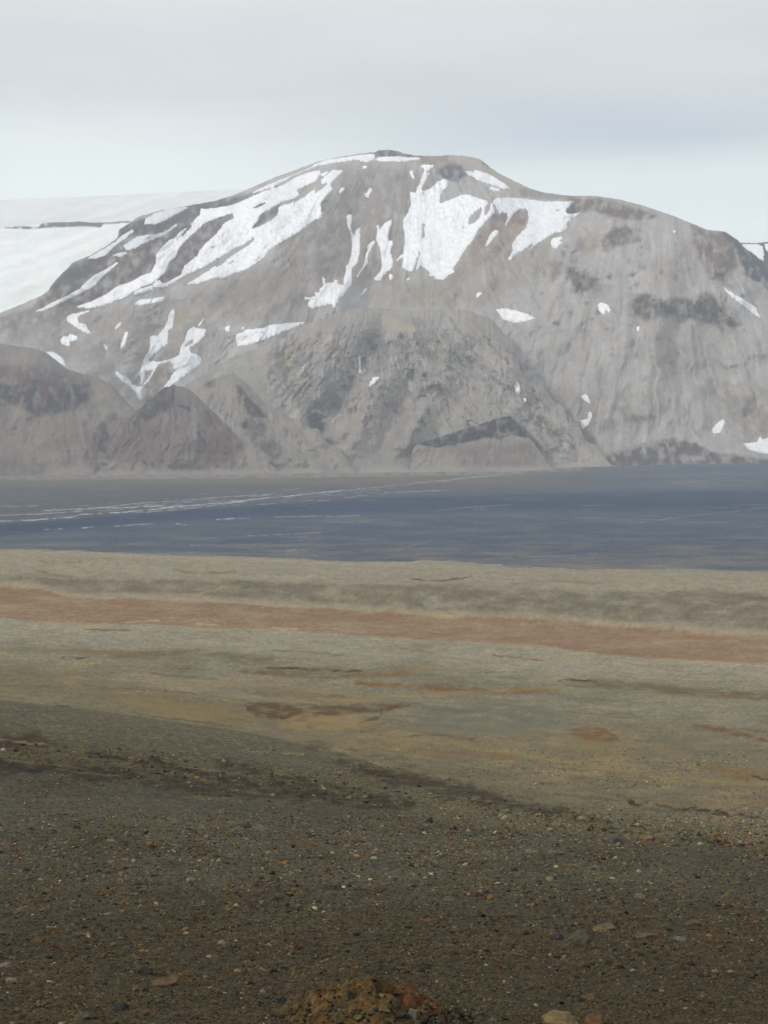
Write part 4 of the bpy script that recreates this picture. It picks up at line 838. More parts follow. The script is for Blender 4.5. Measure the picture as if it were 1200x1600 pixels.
gfe += [
 # middle moor
 ('line', [(420, 1043), (460, 1044), (520, 1047), (560, 1049)], (84, 70, 46), .9, 2.5, 2.5, 1.25),
 ('line', [(380, 1048), (520, 1056), (640, 1052)], (118, 100, 64), .7, 5, 6, 1.25),
 ('line', [(230, 1050), (260, 1055), (340, 1062)], (96, 78, 52), .5, 2, 2, 1.25),
 ('line', [(180, 1025), (300, 1018), (420, 1030)], (110, 100, 72), .6, 6, 7, 1.25),
 ('line', [(0, 1015), (100, 1018), (230, 1022)], (128, 110, 78), .6, 4, 4, 1.25),
 ('line', [(100, 1027), (140, 1029)], (84, 62, 42), .8, 1.5, 1.5, 1.25),
 ('line', [(560, 1068), (640, 1072), (720, 1078), (800, 1080), (860, 1076)], (124, 92, 58), .8, 4, 5, 1.25),
 ('line', [(600, 1050), (640, 1046), (690, 1042)], (150, 128, 88), .6, 3, 4, 1.25),
 ('line', [(875, 1063), (900, 1062), (935, 1066)], (82, 66, 42), .9, 2, 2.5, 1.25),
 ('line', [(890, 1072), (940, 1073)], (96, 78, 52), .7, 1.5, 1.5, 1.25),
 ('line', [(930, 1066), (1040, 1078), (1210, 1090)], (106, 94, 68), .7, 8, 9, 1.25),
 ('line', [(450, 1090), (560, 1094), (660, 1086), (880, 1074)], (150, 132, 92), .65, 3, 4, 1.25),
 ('line', [(300, 1066), (450, 1078), (600, 1088)], (142, 126, 90), .6, 3, 4, 1.25),
 ('poly', [(380, 1100), (420, 1096), (500, 1104), (570, 1100), (640, 1102), (600, 1112), (520, 1118), (430, 1124), (400, 1120)], (98, 76, 50), .8, 4),
 ('line', [(395, 1108), (440, 1122), (480, 1124)], (70, 54, 36), .7, 2.5, 2.5, 1.25),
 ('poly', [(440, 1124), (470, 1116), (540, 1120), (600, 1126), (560, 1140), (470, 1142), (430, 1134)], (150, 128, 88), .8, 5),
 ('line', [(560, 1130), (590, 1122), (600, 1108)], (78, 70, 48), .6, 3, 3, 1.25),
 ('poly', [(180, 1092), (250, 1090), (350, 1100), (400, 1124), (360, 1136), (250, 1118)], (136, 118, 76), .6, 8),
 ('line', [(0, 1071), (60, 1073), (140, 1077)], (110, 88, 58), .6, 1.5, 1.5, 1.25),
 ('line', [(220, 1117), (260, 1122), (360, 1134)], (90, 68, 42), .6, 2, 2, 1.25),
 ('line', [(85, 1103), (105, 1104)], (40, 34, 26), .9, 1, 1.5, 1.25),
 ('line', [(600, 1154), (700, 1160), (800, 1176), (900, 1192), (1040, 1216), (1200, 1225)], (140, 124, 82), .7, 4, 5, 1.25),
 ('line', [(640, 1150), (700, 1148), (740, 1156)], (88, 74, 50), .6, 2, 2, 1.25),
 ('line', [(600, 1168), (700, 1176), (800, 1182)], (130, 98, 64), .5, 6, 6, 1.25),
 ('poly', [(885, 1140), (920, 1134), (945, 1138), (970, 1156), (940, 1162), (900, 1152)], (118, 86, 54), .7, 4),
 ('poly', [(890, 1148), (950, 1160), (980, 1180), (920, 1180)], (134, 116, 76), .6, 7),
 ('line', [(1085, 1134), (1130, 1140), (1200, 1158)], (112, 82, 50), .75, 4, 4, 1.25),
 ('poly', [(1100, 1195), (1160, 1200), (1210, 1206), (1210, 1222), (1150, 1216)], (124, 98, 60), .65, 5),
 ('line', [(1180, 1212), (1200, 1220)], (60, 44, 28), .9, 2, 2, 1.25),
 ('poly', [(640, 1110), (740, 1096), (850, 1104), (900, 1130), (820, 1145), (700, 1146), (640, 1140)], (112, 110, 96), .75, 14),
 ('poly', [(1000, 1150), (1100, 1155), (1210, 1175), (1210, 1195), (1080, 1180)], (112, 108, 92), .6, 10),
 # pale salt lines by the red band
 ('line', [(60, 970), (110, 974), (160, 978)], (166, 148, 116), .8, 1.5, 1.5, 1.25),
 ('line', [(120, 980), (180, 974), (250, 969)], (172, 154, 122), .9, 1.2, 1.8, 1.25),
 ('line', [(130, 983), (165, 985), (205, 984)], (120, 88, 68), .7, 1.5, 1.5, 1.25),
 ('line', [(50, 934), (80, 936), (130, 932)], (158, 136, 108), .7, 2, 2, 1.25),
 ('line', [(310, 975), (340, 976)], (178, 160, 122), .9, 1, 1.5, 1.25),
 ('line', [(425, 980), (460, 983)], (178, 160, 122), .9, 1, 1.5, 1.25),
 ('line', [(680, 1010), (715, 1012)], (176, 158, 118), .8, 1, 1.5, 1.25),
 ('line', [(625, 1013), (655, 1016)], (140, 112, 84), .7, 1.2, 1.5, 1.25),
 ('line', [(820, 1024), (870, 1032), (900, 1026)], (160, 146, 114), .7, 2, 2, 1.25),
 ('line', [(905, 1020), (930, 1020)], (176, 158, 124), .8, 1.2, 1.5, 1.25),
 ('line', [(770, 1024), (850, 1032)], (118, 84, 66), .6, 1.5, 1.5, 1.25),
 ('line', [(300, 934), (340, 920), (375, 908)], (166, 146, 118), .7, 1.5, 2, 1.25),
 ('poly', [(660, 940), (690, 936), (720, 944), (690, 950), (660, 948)], (152, 148, 136), .7, 3),
 ('poly', [(340, 908), (380, 906), (410, 914), (380, 920)], (108, 106, 88), .7, 4),
 ('line', [(260, 890), (310, 896), (370, 894)], (112, 108, 84), .6, 2, 3, 1.25),
 ('line', [(60, 876), (100, 880), (120, 877)], (116, 112, 90), .6, 2, 2, 1.25),
 ('line', [(640, 903), (680, 908), (740, 900)], (108, 96, 74), .8, 1.5, 2, 1.25),
 ('line', [(60, 893), (90, 898), (110, 902)], (120, 110, 78), .6, 2, 3, 1.25),
 ('line', [(800, 912), (860, 908), (940, 912)], (128, 118, 98), .5, 2, 3, 1.25),
 ('line', [(1050, 930), (1110, 925), (1200, 935)], (116, 104, 86), .6, 6, 7, 1.25),
 ('line', [(0, 860), (150, 866), (300, 872), (430, 876), (560, 882), (620, 880), (680, 876), (730, 880), (800, 886), (900, 890)], (170, 164, 148), .6, 1, 1.5, 1.25),
]
# braided river threads and pale sand on the plain
RV = (188, 196, 203)
for pts, st in [([(-20, 806), (60, 803), (125, 799)], .5), ([(120, 797), (200, 788), (330, 778), (420, 772)], .45), ([(230, 800), (300, 794), (360, 786)], .5), ([(-20, 815), (60, 812), (110, 808), (125, 804), (180, 801), (230, 797), (300, 790), (340, 786), (380, 784)], .95), ([(70, 798), (140, 794), (220, 792), (300, 790)], .7), ([(340, 786), (420, 778), (500, 770), (560, 764)], .75),
                ([(560, 764), (640, 756), (700, 750), (760, 744)], .35), ([(75, 827), (95, 826)], .8), ([(128, 825), (145, 824)], .8), ([(180, 822), (240, 818)], .55), ([(340, 812), (390, 809)], .8), ([(275, 818), (290, 820)], .6),
                ([(430, 808), (560, 806)], .35), ([(680, 798), (740, 792), (800, 788)], .2), ([(620, 858), (680, 842)], .15), ([(0, 792), (60, 790)], .4), ([(345, 786), (350, 784)], .8), ([(740, 796), (760, 795)], .3), ([(780, 871), (900, 868)], .2),
                ([(980, 820), (1060, 808), (1140, 800), (1200, 792)], .2), ([(910, 790), (960, 789)], .2), ([(380, 838), (500, 832)], .3), ([(450, 860), (480, 858)], .5), ([(300, 852), (310, 852)], .5), ([(600, 770), (700, 766)], .4), ([(690, 752), (740, 745), (800, 742)], .35)]:
    rfe.append(('line', pts, RV, min(1, st * .95), .9, 1.3, 2.0))
prng = np.random.default_rng(12)
for k in range(150):
    c = prng.uniform(-40, 1240); r = prng.uniform(765, 876); l = prng.uniform(6, 90)
    rfe.append(('line', [(c, r), (c + l, r - l * prng.uniform(-.03, .09))], [(132, 138, 144), (144, 134, 126), (76, 86, 102)][k % 3], prng.uniform(.15, .4), .9, prng.uniform(.8, 2.5), 2))
for k in range(110):
    c = prng.uniform(60, 620); r = np.interp(c, [60, 620], [803, 766]) + prng.normal(0, 5); l = prng.uniform(4, 30)
    rfe.append(('line', [(c, r), (c + l, r - l * .07)], (166, 174, 184), prng.uniform(.25, .75), .5, .7, 2))
for k in range(130):     # thin ochre, grey and dark wash lines that follow the slope of the moor
    c = prng.uniform(-40, 1240); r = prng.uniform(1000, 1245); l = prng.uniform(20, 130)
    sl = np.interp(r, [1000, 1250], [.05, .12]) + prng.normal(0, .03)
    gfe.append(('line', [(c, r), (c + l * .5, r + l * .5 * sl + prng.uniform(-1, 1)), (c + l, r + l * sl)], [(148, 128, 88), (92, 78, 54), (124, 122, 106), (132, 104, 68)][k % 4], prng.uniform(.15, .5), 1.5, prng.uniform(.8, 3), 1.5))
for k in range(110):
    c = prng.uniform(-40, 1240); r = prng.uniform(1290, 1600); l = prng.uniform(10, 70)
    gfe.append(('line', [(c, r), (c + l, r + prng.normal(0, 3))], [(92, 82, 60), (44, 36, 24), (96, 66, 40), (60, 60, 50)][k % 4], prng.uniform(.15, .5), 2, prng.uniform(1, 4), 1.5))
rfe.append(('line', [(-100, 748), (60, 746), (300, 745), (600, 741), (800, 738), (905, 732)], (150, 149, 148), .75, 3, 3))
gcol = paint(gcol, GCc, GR, dfe, D2, warp=14, wf=.03, seed=250, wy_=.55, mf=(.035, .14), ma=1.7)
gfe = [f_[:4] + (f_[4] * .65,) + f_[5:] for f_ in gfe]
gcol = paint(gcol, GCc, GR, gfe, D2, warp=7, wf=.06, seed=400, wy_=.26, mf=(.03, .14), ma=1.0)
gcol = paint(gcol, GCc, GR, rfe, D2, warp=3, wf=.05, seed=900, wy_=.2, mf=(.07, .25), ma=1.3)
H, Wd = GZ.shape
GP = np.stack([GX_, GY_, GZ], -1)
# a skirt of ground behind and under the camera
o = link_mesh('ground', GP.reshape(-1, 3), grid_faces(H, Wd), M_ground, np.clip(gcol, .01, .8))
tag(o, kind='structure')
GCOL = gcol.reshape(H, Wd, 3)
def gz(x, y):
    """ground height and colour"""
    j = np.interp(np.log(y), np.log(di), np.arange(len(di))); U = x / (y + OFF); i = np.interp(U, ui, np.arange(len(ui)))
    i0 = np.clip(np.floor(i).astype(int), 0, Wd - 2); j0 = np.clip(np.floor(j).astype(int), 0, H - 2); fx = i - i0; fy = j - j0
    z = (GZ[j0, i0] * (1 - fx) + GZ[j0, i0 + 1] * fx) * (1 - fy) + (GZ[j0 + 1, i0] * (1 - fx) + GZ[j0 + 1, i0 + 1] * fx) * fy
    return z, GCOL[j0, i0]
def on_ground(c, r):
    """ground point seen at photo column c, row r (nearest hit)"""
    k = np.argmin(np.abs(ui - uu(c, r))); 
    rows = GR[:, k]; ok = np.where(rows <= r)[0]
    j = ok[0] if len(ok) else 0
    y = di[j]; x = uu(c, r) * y
    return float(x), float(y)
print('ground', time.time() - T0)

# ------------------------------------------------------------------ stones
def ico(sub):
    t = (1 + 5 ** .5) / 2
    v = np.array([(-1, t, 0), (1, t, 0), (-1, -t, 0), (1, -t, 0), (0, -1, t), (0, 1, t), (0, -1, -t), (0, 1, -t), (t, 0, -1), (t, 0, 1), (-t, 0, -1), (-t, 0, 1)], float)
    f = [(0, 11, 5), (0, 5, 1), (0, 1, 7), (0, 7, 10), (0, 10, 11), (1, 5, 9), (5, 11, 4), (11, 10, 2), (10, 7, 6), (7, 1, 8), (3, 9, 4), (3, 4, 2), (3, 2, 6), (3, 6, 8), (3, 8, 9), (4, 9, 5), (2, 4, 11), (6, 2, 10), (8, 6, 7), (9, 8, 1)]
    v = [tuple(p / np.linalg.norm(p)) for p in v]
    for _ in range(sub):
        cache = {}; nf = []
        def mid(a, b):
            k = (min(a, b), max(a, b))
            if k not in cache:
                p = (np.array(v[a]) + np.array(v[b])) / 2; v.append(tuple(p / np.linalg.norm(p))); cache[k] = len(v) - 1
            return cache[k]
        for a, b, c in f:
            ab, bc, ca = mid(a, b), mid(b, c), mid(c, a)
            nf += [(a, ab, ca), (b, bc, ab), (c, ca, bc), (ab, bc, ca)]
        f = nf
    return np.array(v), np.array(f)
def rock_shape(sub, seed, ncut=9, rough=.05):
    r = np.random.default_rng(seed); v, f = ico(sub); v = v.copy()
    for _ in range(ncut):                       # flat broken faces
        n = r.normal(size=3); n /= np.linalg.norm(n); h = r.uniform(.45, .85)
        d = v @ n; over = d > h
        v[over] -= np.outer(d[over] - h, n)
    if rough:
        v *= (1 + rough * (fbm(v[:, 0] * 2.3 + seed, v[:, 1] * 2.3 + v[:, 2] * 1.7, 3, seed)))[:, None]
    return v, f

# gravel: one mass of stones too many to count
NV = 10
shp1 = [rock_shape(1, 900 + k, 7, .04) for k in range(NV)]; shp0 = [rock_shape(0, 950 + k, 5, 0) for k in range(NV)]
grng = np.random.default_rng(33)
PAL = [((84, 78, 62), 30), ((66, 62, 52), 30), ((98, 74, 50), 16), ((96, 68, 48), 7), ((118, 112, 96), 8), ((44, 42, 36), 14), ((140, 133, 114), 1.8), ((82, 84, 76), 10), ((108, 92, 58), 6)]
pc = np.array([lin(p[0]) for p in PAL]); TAN = np.array([lin(c_) for c_ in [(110, 98, 70), (66, 58, 42), (124, 102, 70), (104, 76, 50), (138, 126, 98), (50, 44, 34), (164, 152, 122), (96, 94, 78), (126, 110, 74)]]); pw = np.array([p[1] for p in PAL], float); pw /= pw.sum()
def scatter(n, r0, r1, pxmin, pxmax, shapes, seed, mask=None, pow_=2.2, pal=None, own=False):
    g = np.random.default_rng(seed)
    col = g.uniform(-330, 1530, n)
    # evenly over the picture rows, so that far and near ground are covered alike
    k = np.interp(g.uniform(0, 1, n), [0, 1], [r0, r1])
    kk = np.clip(((col + 330) / 1860 * 639 + 59).astype(int), 0, Wd - 1)
    # invert the centre profile of rows -> distance for each stone's own column (coarse lookup)
    yy = np.zeros(n)
    U = uu(col, k); ki = np.clip(np.interp(U, ui, np.arange(Wd)).round().astype(int), 0, Wd - 1)
    for c in np.unique(ki):
        s_ = ki == c
        rows = np.minimum.accumulate(GR[:, c])
        yy[s_] = np.interp(-k[s_], -rows, di)
    xx = U * yy
    zz, gc = gz(xx, yy)
    if mask is not None:
        m = mask(col, k, g.uniform(0, 1, n)); xx, yy, zz, gc, col, k = [a[m] for a in (xx, yy, zz, gc, col, k)]; n = len(xx)
    size = (pxmin + (pxmax - pxmin) * g.uniform(0, 1, n) ** (pow_ * 2)) * yy / F * .5
    V = []; Fa = []; Ca = []; off = 0
    vi = g.integers(0, NV, n)
    ci = g.choice(len(PAL), n, p=pw)
    cl = (pc if pal is None else pal)[ci] * np.exp(g.normal(0, .29, (n, 1))) * .82 / GAIN * np.array([1.03, .99, .84]) * (1.0 if own else np.clip((gc.sum(1) / alb((68, 61, 45)).sum())[:, None], .5, 3.2) ** .9) + gc * .08
    for v_ in range(NV):
        s_ = np.where(vi == v_)[0]
        if len(s_) == 0: continue
        v, f = shapes[v_]; m = len(s_)
        a = g.uniform(0, 6.283, m); sx = g.uniform(.8, 1.45, m); sy = g.uniform(.7, 1.2, m); sz = g.uniform(.45, .95, m)
        P = v[None] * np.stack([sx, sy, sz], -1)[:, None] * size[s_][:, None, None]
        tl = g.normal(0, .25, m)
        x = P[..., 0] * np.cos(tl)[:, None] + P[..., 2] * np.sin(tl)[:, None]; z = -P[..., 0] * np.sin(tl)[:, None] + P[..., 2] * np.cos(tl)[:, None]
        x2 = x * np.cos(a)[:, None] - P[..., 1] * np.sin(a)[:, None]; y2 = x * np.sin(a)[:, None] + P[..., 1] * np.cos(a)[:, None]
        P = np.stack([x2 + xx[s_][:, None], y2 + yy[s_][:, None], z + (zz[s_] + size[s_] * sz * g.uniform(-.25, .35, m))[:, None]], -1)
        V.append(P.reshape(-1, 3)); Fa.append((f[None] + (np.arange(m) * len(v))[:, None, None] + off).reshape(-1, 3)); off += m * len(v)
        Ca.append(np.repeat(cl[s_], len(v), 0))
    return np.concatenate(V), np.concatenate(Fa), np.concatenate(Ca)
def join(parts):
    V = []; Fa = []; Ca = []; off = 0
    for v, f, c in parts: V.append(v); Fa.append(f + off); Ca.append(c); off += len(v)
    return np.concatenate(V), np.concatenate(Fa), np.concatenate(Ca)
def patchy(c, k, u):
    n = fbm(c * .008, k * .03, 3, 140) + .5 * fbm(c * .03, k * .09, 2, 141)
    return u < .5 + .95 * n
def stony_band(c, k, u):
    ln = np.interp(c, [0, 200, 400, 600, 800, 1000, 1200], [1170, 1195, 1222, 1242, 1270, 1300, 1318])
    return u < np.exp(-((k - ln) / 16) ** 2)
parts = [scatter(30000, 1290, 1680, 3.4, 13, shp1, 1, patchy, 2.4), scatter(95000, 1270, 1650, 2.4, 5.6, shp0, 2, None, 1.2), scatter(42000, 1170, 1330, 1.8, 4.4, shp0, 3, patchy, 1.5),
         scatter(14000, 1160, 1335, 2.2, 9, shp1, 4, stony_band, 1.8, TAN, True), scatter(6000, 980, 1230, 1.0, 2.6, shp0, 5, patchy, 2.5)]
v, f, c = join(parts)
o = link_mesh('gravel', v, f, M_stone, np.clip(c, .008, .6), smooth=False)
tag(o, kind='stuff')
print('gravel', len(f), time.time() - T0)

# single stones one can point at
def put_rock(c, r, w, hgt, depth, colr, label, seed, sub=3, group=None, cut=9, rot=0, sink=.25, name='rock', cat='rock', rough=.10):
    """w, hgt in photo pixels at the rock's foot (c,r)"""
    x, y = on_ground(c, r)
    px = y / F
    v, f = rock_shape(sub, seed, cut, rough)
    v = v * np.array([w * px * .56, depth * px * .56, hgt * px * .8])
    v[:, 2] = np.where(v[:, 2] < 0, v[:, 2] * .5, v[:, 2])
    n = fbm(v[:, 0] / px * .12 + seed, v[:, 2] / px * .2, 3, seed)
    colr = tuple(np.asarray(colr) * .74 + np.mean(colr) * .24)
    cl = lin(colr)[None] / GAIN * (1 + .35 * n)[:, None]
    o = link_mesh(name, v, f, M_stone, np.clip(cl, .008, .7), smooth=False)
    z, _ = gz(np.array([x]), np.array([y]))
    o.location = (x, y, float(z[0]) + hgt * px * .05); o.rotation_euler = (0, 0, rot)
    return tag(o, label, cat, group)
GRP = 'larger stones on the gravel slope'
RK = [
 (265, 1538, 52, 20, 50, (104, 78, 52), 'broad rust brown stone on the gravel at lower left'),
 (188, 1580, 32, 20, 26, (52, 52, 46), 'dark grey pointed stone near the bottom left corner'),
 (226, 1520, 24, 12, 20, (56, 58, 52), 'small dark stone just above and left of the broad rust brown one'),
 (443, 1570, 24, 18, 22, (48, 50, 46), 'rounded black stone left of the ochre outcrop'),
 (20, 1536, 22, 11, 18, (128, 116, 88), 'pale buff stone at the left edge of the frame, low down'),
 (128, 1592, 32, 12, 26, (92, 80, 58), 'flat brown stone in the bottom left corner'),
 (8, 1512, 20, 9, 18, (122, 108, 98), 'pinkish pale stone cut by the left edge of the frame'),
 (552, 1428, 34, 14, 30, (96, 80, 58), 'round topped brown stone midway up the gravel slope'),
 (530, 1425, 16, 7, 14, (72, 69, 62), 'dark greyish stone beside the round topped brown stone'),
 (672, 1441, 26, 7, 18, (104, 74, 42), 'flat orange brown stone right of the round topped stone'),
 (592, 1392, 24, 7, 18, (98, 74, 50), 'low brown stone at the end of the dark groove'),
 (700, 1407, 14, 7, 12, (104, 98, 84), 'small pale pebble above the flat orange brown stone'),
 (745, 1400, 22, 9, 18, (84, 58, 42), 'dull red stone right of the small pale pebble'),
 (945, 1453, 34, 15, 30, (112, 96, 66), 'sandy coloured stone right of the long mossy slab'),
 (908, 1472, 62, 20, 50, (84, 78, 56), 'long low mossy slab on the right half of the gravel'),
 (868, 1468, 26, 10, 20, (62, 58, 62), 'dark purple stone at the left end of the mossy slab'),
 (1012, 1464, 36, 14, 30, (104, 88, 64), 'low tan stone right of the sandy coloured one'),
 (1062, 1469, 20, 7, 16, (112, 116, 106), 'pale grey flat stone right of the low tan stone'),
 (1085, 1446, 26, 9, 22, (98, 82, 54), 'tan stone above the pale grey flat stone'),
 (998, 1403, 20, 8, 16, (122, 98, 74), 'light brown stone high on the right gravel'),
 (918, 1560, 24, 10, 20, (110, 84, 54), 'ochre stone above the boulder at the lower right'),
 (872, 1600, 66, 26, 60, (126, 104, 62), 'large tan boulder cut by the bottom edge, right of centre'),
 (930, 1604, 30, 22, 30, (112, 80, 48), 'orange brown stone touching the right side of the large tan boulder'),
 (670, 1285, 16, 10, 14, (44, 46, 48), 'single black stone near the foot of the stony band'),
 (865, 1334, 34, 9, 24, (98, 94, 80), 'pale grey slab standing out on the dark gravel'),
 (828, 1332, 24, 6, 20, (116, 108, 84), 'narrow buff slab left of the pale grey slab'),
 (855, 1353, 22, 6, 18, (110, 104, 86), 'thin pale stone below the pale grey slab'),
 (815, 1345, 18, 5, 16, (96, 92, 72), 'short olive stone below the narrow buff slab'),
 (930, 1357, 24, 6, 20, (112, 106, 88), 'thin pale stone right of and below the grey slab'),
 (1010, 1312, 22, 9, 18, (124, 106, 90), 'pinkish stone at the right end of the stony band'),
 (967, 1318, 26, 10, 20, (62, 60, 56), 'dark grey stone under the right end of the stony band'),
 (788, 1281, 16, 8, 14, (158, 146, 116), 'brightest cream stone in the middle of the stony band'),
 (910, 1283, 20, 9, 16, (142, 128, 100), 'cream stone right of the brightest one in the stony band'),
 (870, 1290, 16, 7, 14, (132, 116, 84), 'buff stone between the two cream stones'),
 (412, 1216, 12, 8, 10, (124, 104, 66), 'yellowish stone standing on the dark bench'),
 (350, 1191, 9, 6, 8, (142, 120, 84), 'pale yellow stone on the bench above the dark streak'),
 (65, 1163, 9, 6, 8, (128, 104, 76), 'light brown stone on the bench near the left edge'),
 (5, 1173, 8, 5, 8, (172, 162, 138), 'white stone on the bench at the left frame edge'),
 (544, 1248, 12, 8, 10, (132, 112, 76), 'yellow brown stone at the right end of the dark streak'),
 (570, 1246, 10, 6, 9, (146, 132, 100), 'cream stone beside the yellow brown one at the streak end'),
 (425, 1243, 10, 5, 9, (138, 122, 86), 'pale stone in the middle of the dark streak'),
 (7, 1332, 20, 9, 16, (98, 80, 60), 'brown stone at the left frame edge halfway up the gravel'),
 (380, 1291, 26, 7, 20, (78, 72, 60), 'flat grey slab lying on the left part of the gravel'),
 (308, 1296, 16, 5, 14, (106, 98, 78), 'thin pale flake left of the flat grey slab'),
 (298, 1378, 14, 6, 12, (132, 112, 98), 'pinkish white pebble just left of the dark groove'),
 (260, 1352, 18, 8, 16, (92, 66, 48), 'reddish stone above the pinkish white pebble'),
 (290, 1459, 10, 5, 9, (152, 146, 128), 'small whitish pebble above the broad rust brown stone'),
 (327, 1495, 12, 5, 10, (148, 140, 118), 'small cream pebble right of the broad rust brown stone'),
 (138, 1463, 8, 6, 8, (158, 150, 130), 'tiny white pebble alone in the left gravel'),
 (62, 1471, 22, 9, 18, (104, 76, 44), 'orange brown stone in the left gravel'),
 (95, 1480, 24, 7, 20, (90, 58, 40), 'low red brown stone right of the orange brown one'),
 (838, 1573, 9, 5, 8, (158, 150, 132), 'tiny white pebble above left of the large tan boulder'),
]
for i, (c_, r_, w_, h_, dp, cl_, lab) in enumerate(RK):
    put_rock(c_, r_, w_, h_, dp, cl_, lab, 1000 + i, 3 if w_ > 14 else 2, GRP, rot=0)

# the ochre outcrop at the bottom, its dark hollow, and the blocks lying in it
ox, oy = on_ground(562, 1604); opx = oy / F
def outcrop(name, cx, cy, wpx, hpx, dpx, colfn, label, hollow=None, seed=5, n=150, prof=None):
    px = opx
    a = np.linspace(-1, 1, n); b = np.linspace(-1, 1, n); A_, B_ = np.meshgrid(a, b)
    if prof is None: ht = np.sqrt(np.clip(1 - A_ ** 2 - B_ ** 2, 0, 1)) ** .9
    else: ht = prof(A_, B_)
    X = A_ * wpx * px / 2; Y = B_ * dpx * px / 2
    nn = fbm(A_ * 3 + seed, B_ * 2.2, 5, seed, .55)
    Z = ht * hpx * px + (ht * 13 + 2) * nn * px - ridged(A_ * 5 + seed, B_ * 4, 5, seed + 3, .65) * 4.0 * px * sst(0, .3, ht) + 1.8 * px * fbm(A_ * 22, B_ * 18, 2, seed + 6)
    if hollow is not None: Z = Z - hollow(A_, B_) * 26 * px
    gzz, _ = gz(X.ravel() + cx, Y.ravel() + cy)
    z0, _ = gz(np.array([cx]), np.array([cy]))
    Z = Z + (gzz.reshape(n, n) - z0[0]) * .9 - 3.0 * px - 6 * px * sst(.8, 1, A_ ** 2 + B_ ** 2)
    keep = ((A_ ** 2 + B_ ** 2) < 1.08); kf = keep[:-1, :-1] & keep[1:, 1:] & keep[:-1, 1:] & keep[1:, :-1]
    V, Fc, cl = compact(np.stack([X, Y, Z], -1).reshape(-1, 3), grid_faces(n, n, kf), colfn(A_, B_).reshape(-1, 3))
    o = link_mesh(name, V, Fc, M_outcrop, np.clip(cl, .008, .6), smooth=True)
    o.location = (cx, cy, float(z0[0]))
    return tag(o, label, 'rock')
def prof_main(A_, B_):
    sil = np.interp(A_, [-1, -.75, -.45, -.15, .1, .3, .55, .8, 1], [0, .42, .80, .98, 1.0, .92, .70, .35, 0])
    return sil * np.sqrt(np.clip(1 - (B_ / np.sqrt(np.clip(1 - A_ ** 2, .02, 1))) ** 2, 0, 1)) ** 1.2
def och_col(A_, B_):
    n = fbm(A_ * 3, B_ * 3, 4, 201, .6); n2 = fbm(A_ * 7, B_ * 6, 4, 202, .6)
    o = lin((116, 89, 54)) / GAIN; g = lin((78, 70, 46)) / GAIN; r_ = lin((104, 70, 44)) / GAIN; gy = lin((92, 86, 68)) / GAIN
    m = np.clip(.75 + .9 * n, 0, 1)[..., None]
    c = g * (1 - m * .85) + o * m * .85
    m2 = (sst(.15, .7, A_ + .3 * n) * .8)[..., None]; c = c * (1 - m2) + r_ * m2
    m3 = (sst(-.45, -.8, A_ + .3 * n2 + .5 * (-B_ - .3)) * .8)[..., None]; c = c * (1 - m3) + g * m3
    m4 = (np.clip(1 - ((A_ - .3) / .25) ** 2, 0, 1) * sst(.0, .5, B_) * .7)[..., None]; c = c * (1 - m4) + gy * m4
    return c * np.clip(1 + .45 * n2, .3, 2)[..., None]
def hollow(A_, B_):
    d = ((A_ - .40 + .14 * fbm(A_ * 5, B_ * 5, 3, 203)) / .27) ** 2 + ((B_ + .30 + .1 * fbm(A_ * 6, B_ * 6, 2, 204)) / .26) ** 2
    return sst(1.25, .6, d)
outcrop('rock_outcrop', ox, oy + 110 * opx, 310, 60, 270, och_col, 'low ochre rock outcrop rising from the gravel at the bottom of the picture', hollow, 5, 190, prof_main)
def dk_col(A_, B_):
    n = fbm(A_ * 4, B_ * 4, 4, 211, .6); return lin((74, 66, 52)) / GAIN * (1 + .4 * n)[..., None]
x2, y2 = on_ground(702, 1612)
outcrop('rock_outcrop', x2, y2, 100, 34, 90, dk_col, 'grey brown rock hump against the right end of the ochre outcrop', None, 8, 110)
hb = np.random.default_rng(77)
HB = [(583, 1566, 14, 12, (96, 82, 52), 'brown block at the left wall of the outcrop hollow'), (600, 1580, 18, 14, (104, 92, 62), 'ochre block lying in the middle of the outcrop hollow'),
      (617, 1570, 16, 13, (66, 64, 54), 'dark block at the back of the outcrop hollow'), (628, 1588, 16, 12, (58, 56, 48), 'dark block low in the outcrop hollow'),
      (646, 1590, 26, 20, (104, 102, 86), 'pale grey block at the mouth of the outcrop hollow'), (610, 1596, 20, 10, (88, 78, 54), 'brown slab at the lower lip of the outcrop hollow'),
      (598, 1558, 12, 9, (112, 104, 80), 'light block on the upper rim of the outcrop hollow'), (664, 1598, 14, 12, (52, 50, 44), 'black stone between the hollow and the grey brown hump'),
      (560, 1592, 16, 10, (96, 90, 62), 'olive stone on the front of the ochre outcrop'), (585, 1532, 9, 5, (36, 34, 28), 'black pebble sitting on top of the ochre outcrop')]
dg = bpy.context.evaluated_depsgraph_get()
bpy.context.view_layer.update(); dg.update()
from mathutils import Vector
for i, (c_, r_, w_, h_, cl_, lab) in enumerate(HB):
    v, f = rock_shape(3, 1300 + i, 11, .08)
    dv = Vector((uu(c_, r_), 1, tt(r_))).normalized()
    hit, loc, nrm, idx, ob, mtx = scene.ray_cast(dg, Vector((0, 0, 0)), dv)
    px = loc.y / F
    v = v * np.array([w_ * px * .6, w_ * px * .5, h_ * px * .6])
    ob = link_mesh('rock', v, f, M_stone, np.clip(lin(cl_)[None] / GAIN * np.ones((len(v), 1)), .008, .7), smooth=False)
    ob.location = (loc.x, loc.y + .1 * w_ * px, loc.z + h_ * px * .15); ob.rotation_euler = (hb.uniform(-.3, .3), hb.uniform(-.3, .3), hb.uniform(0, 6))
    tag(ob, lab, 'rock', 'blocks lying in the outcrop hollow')

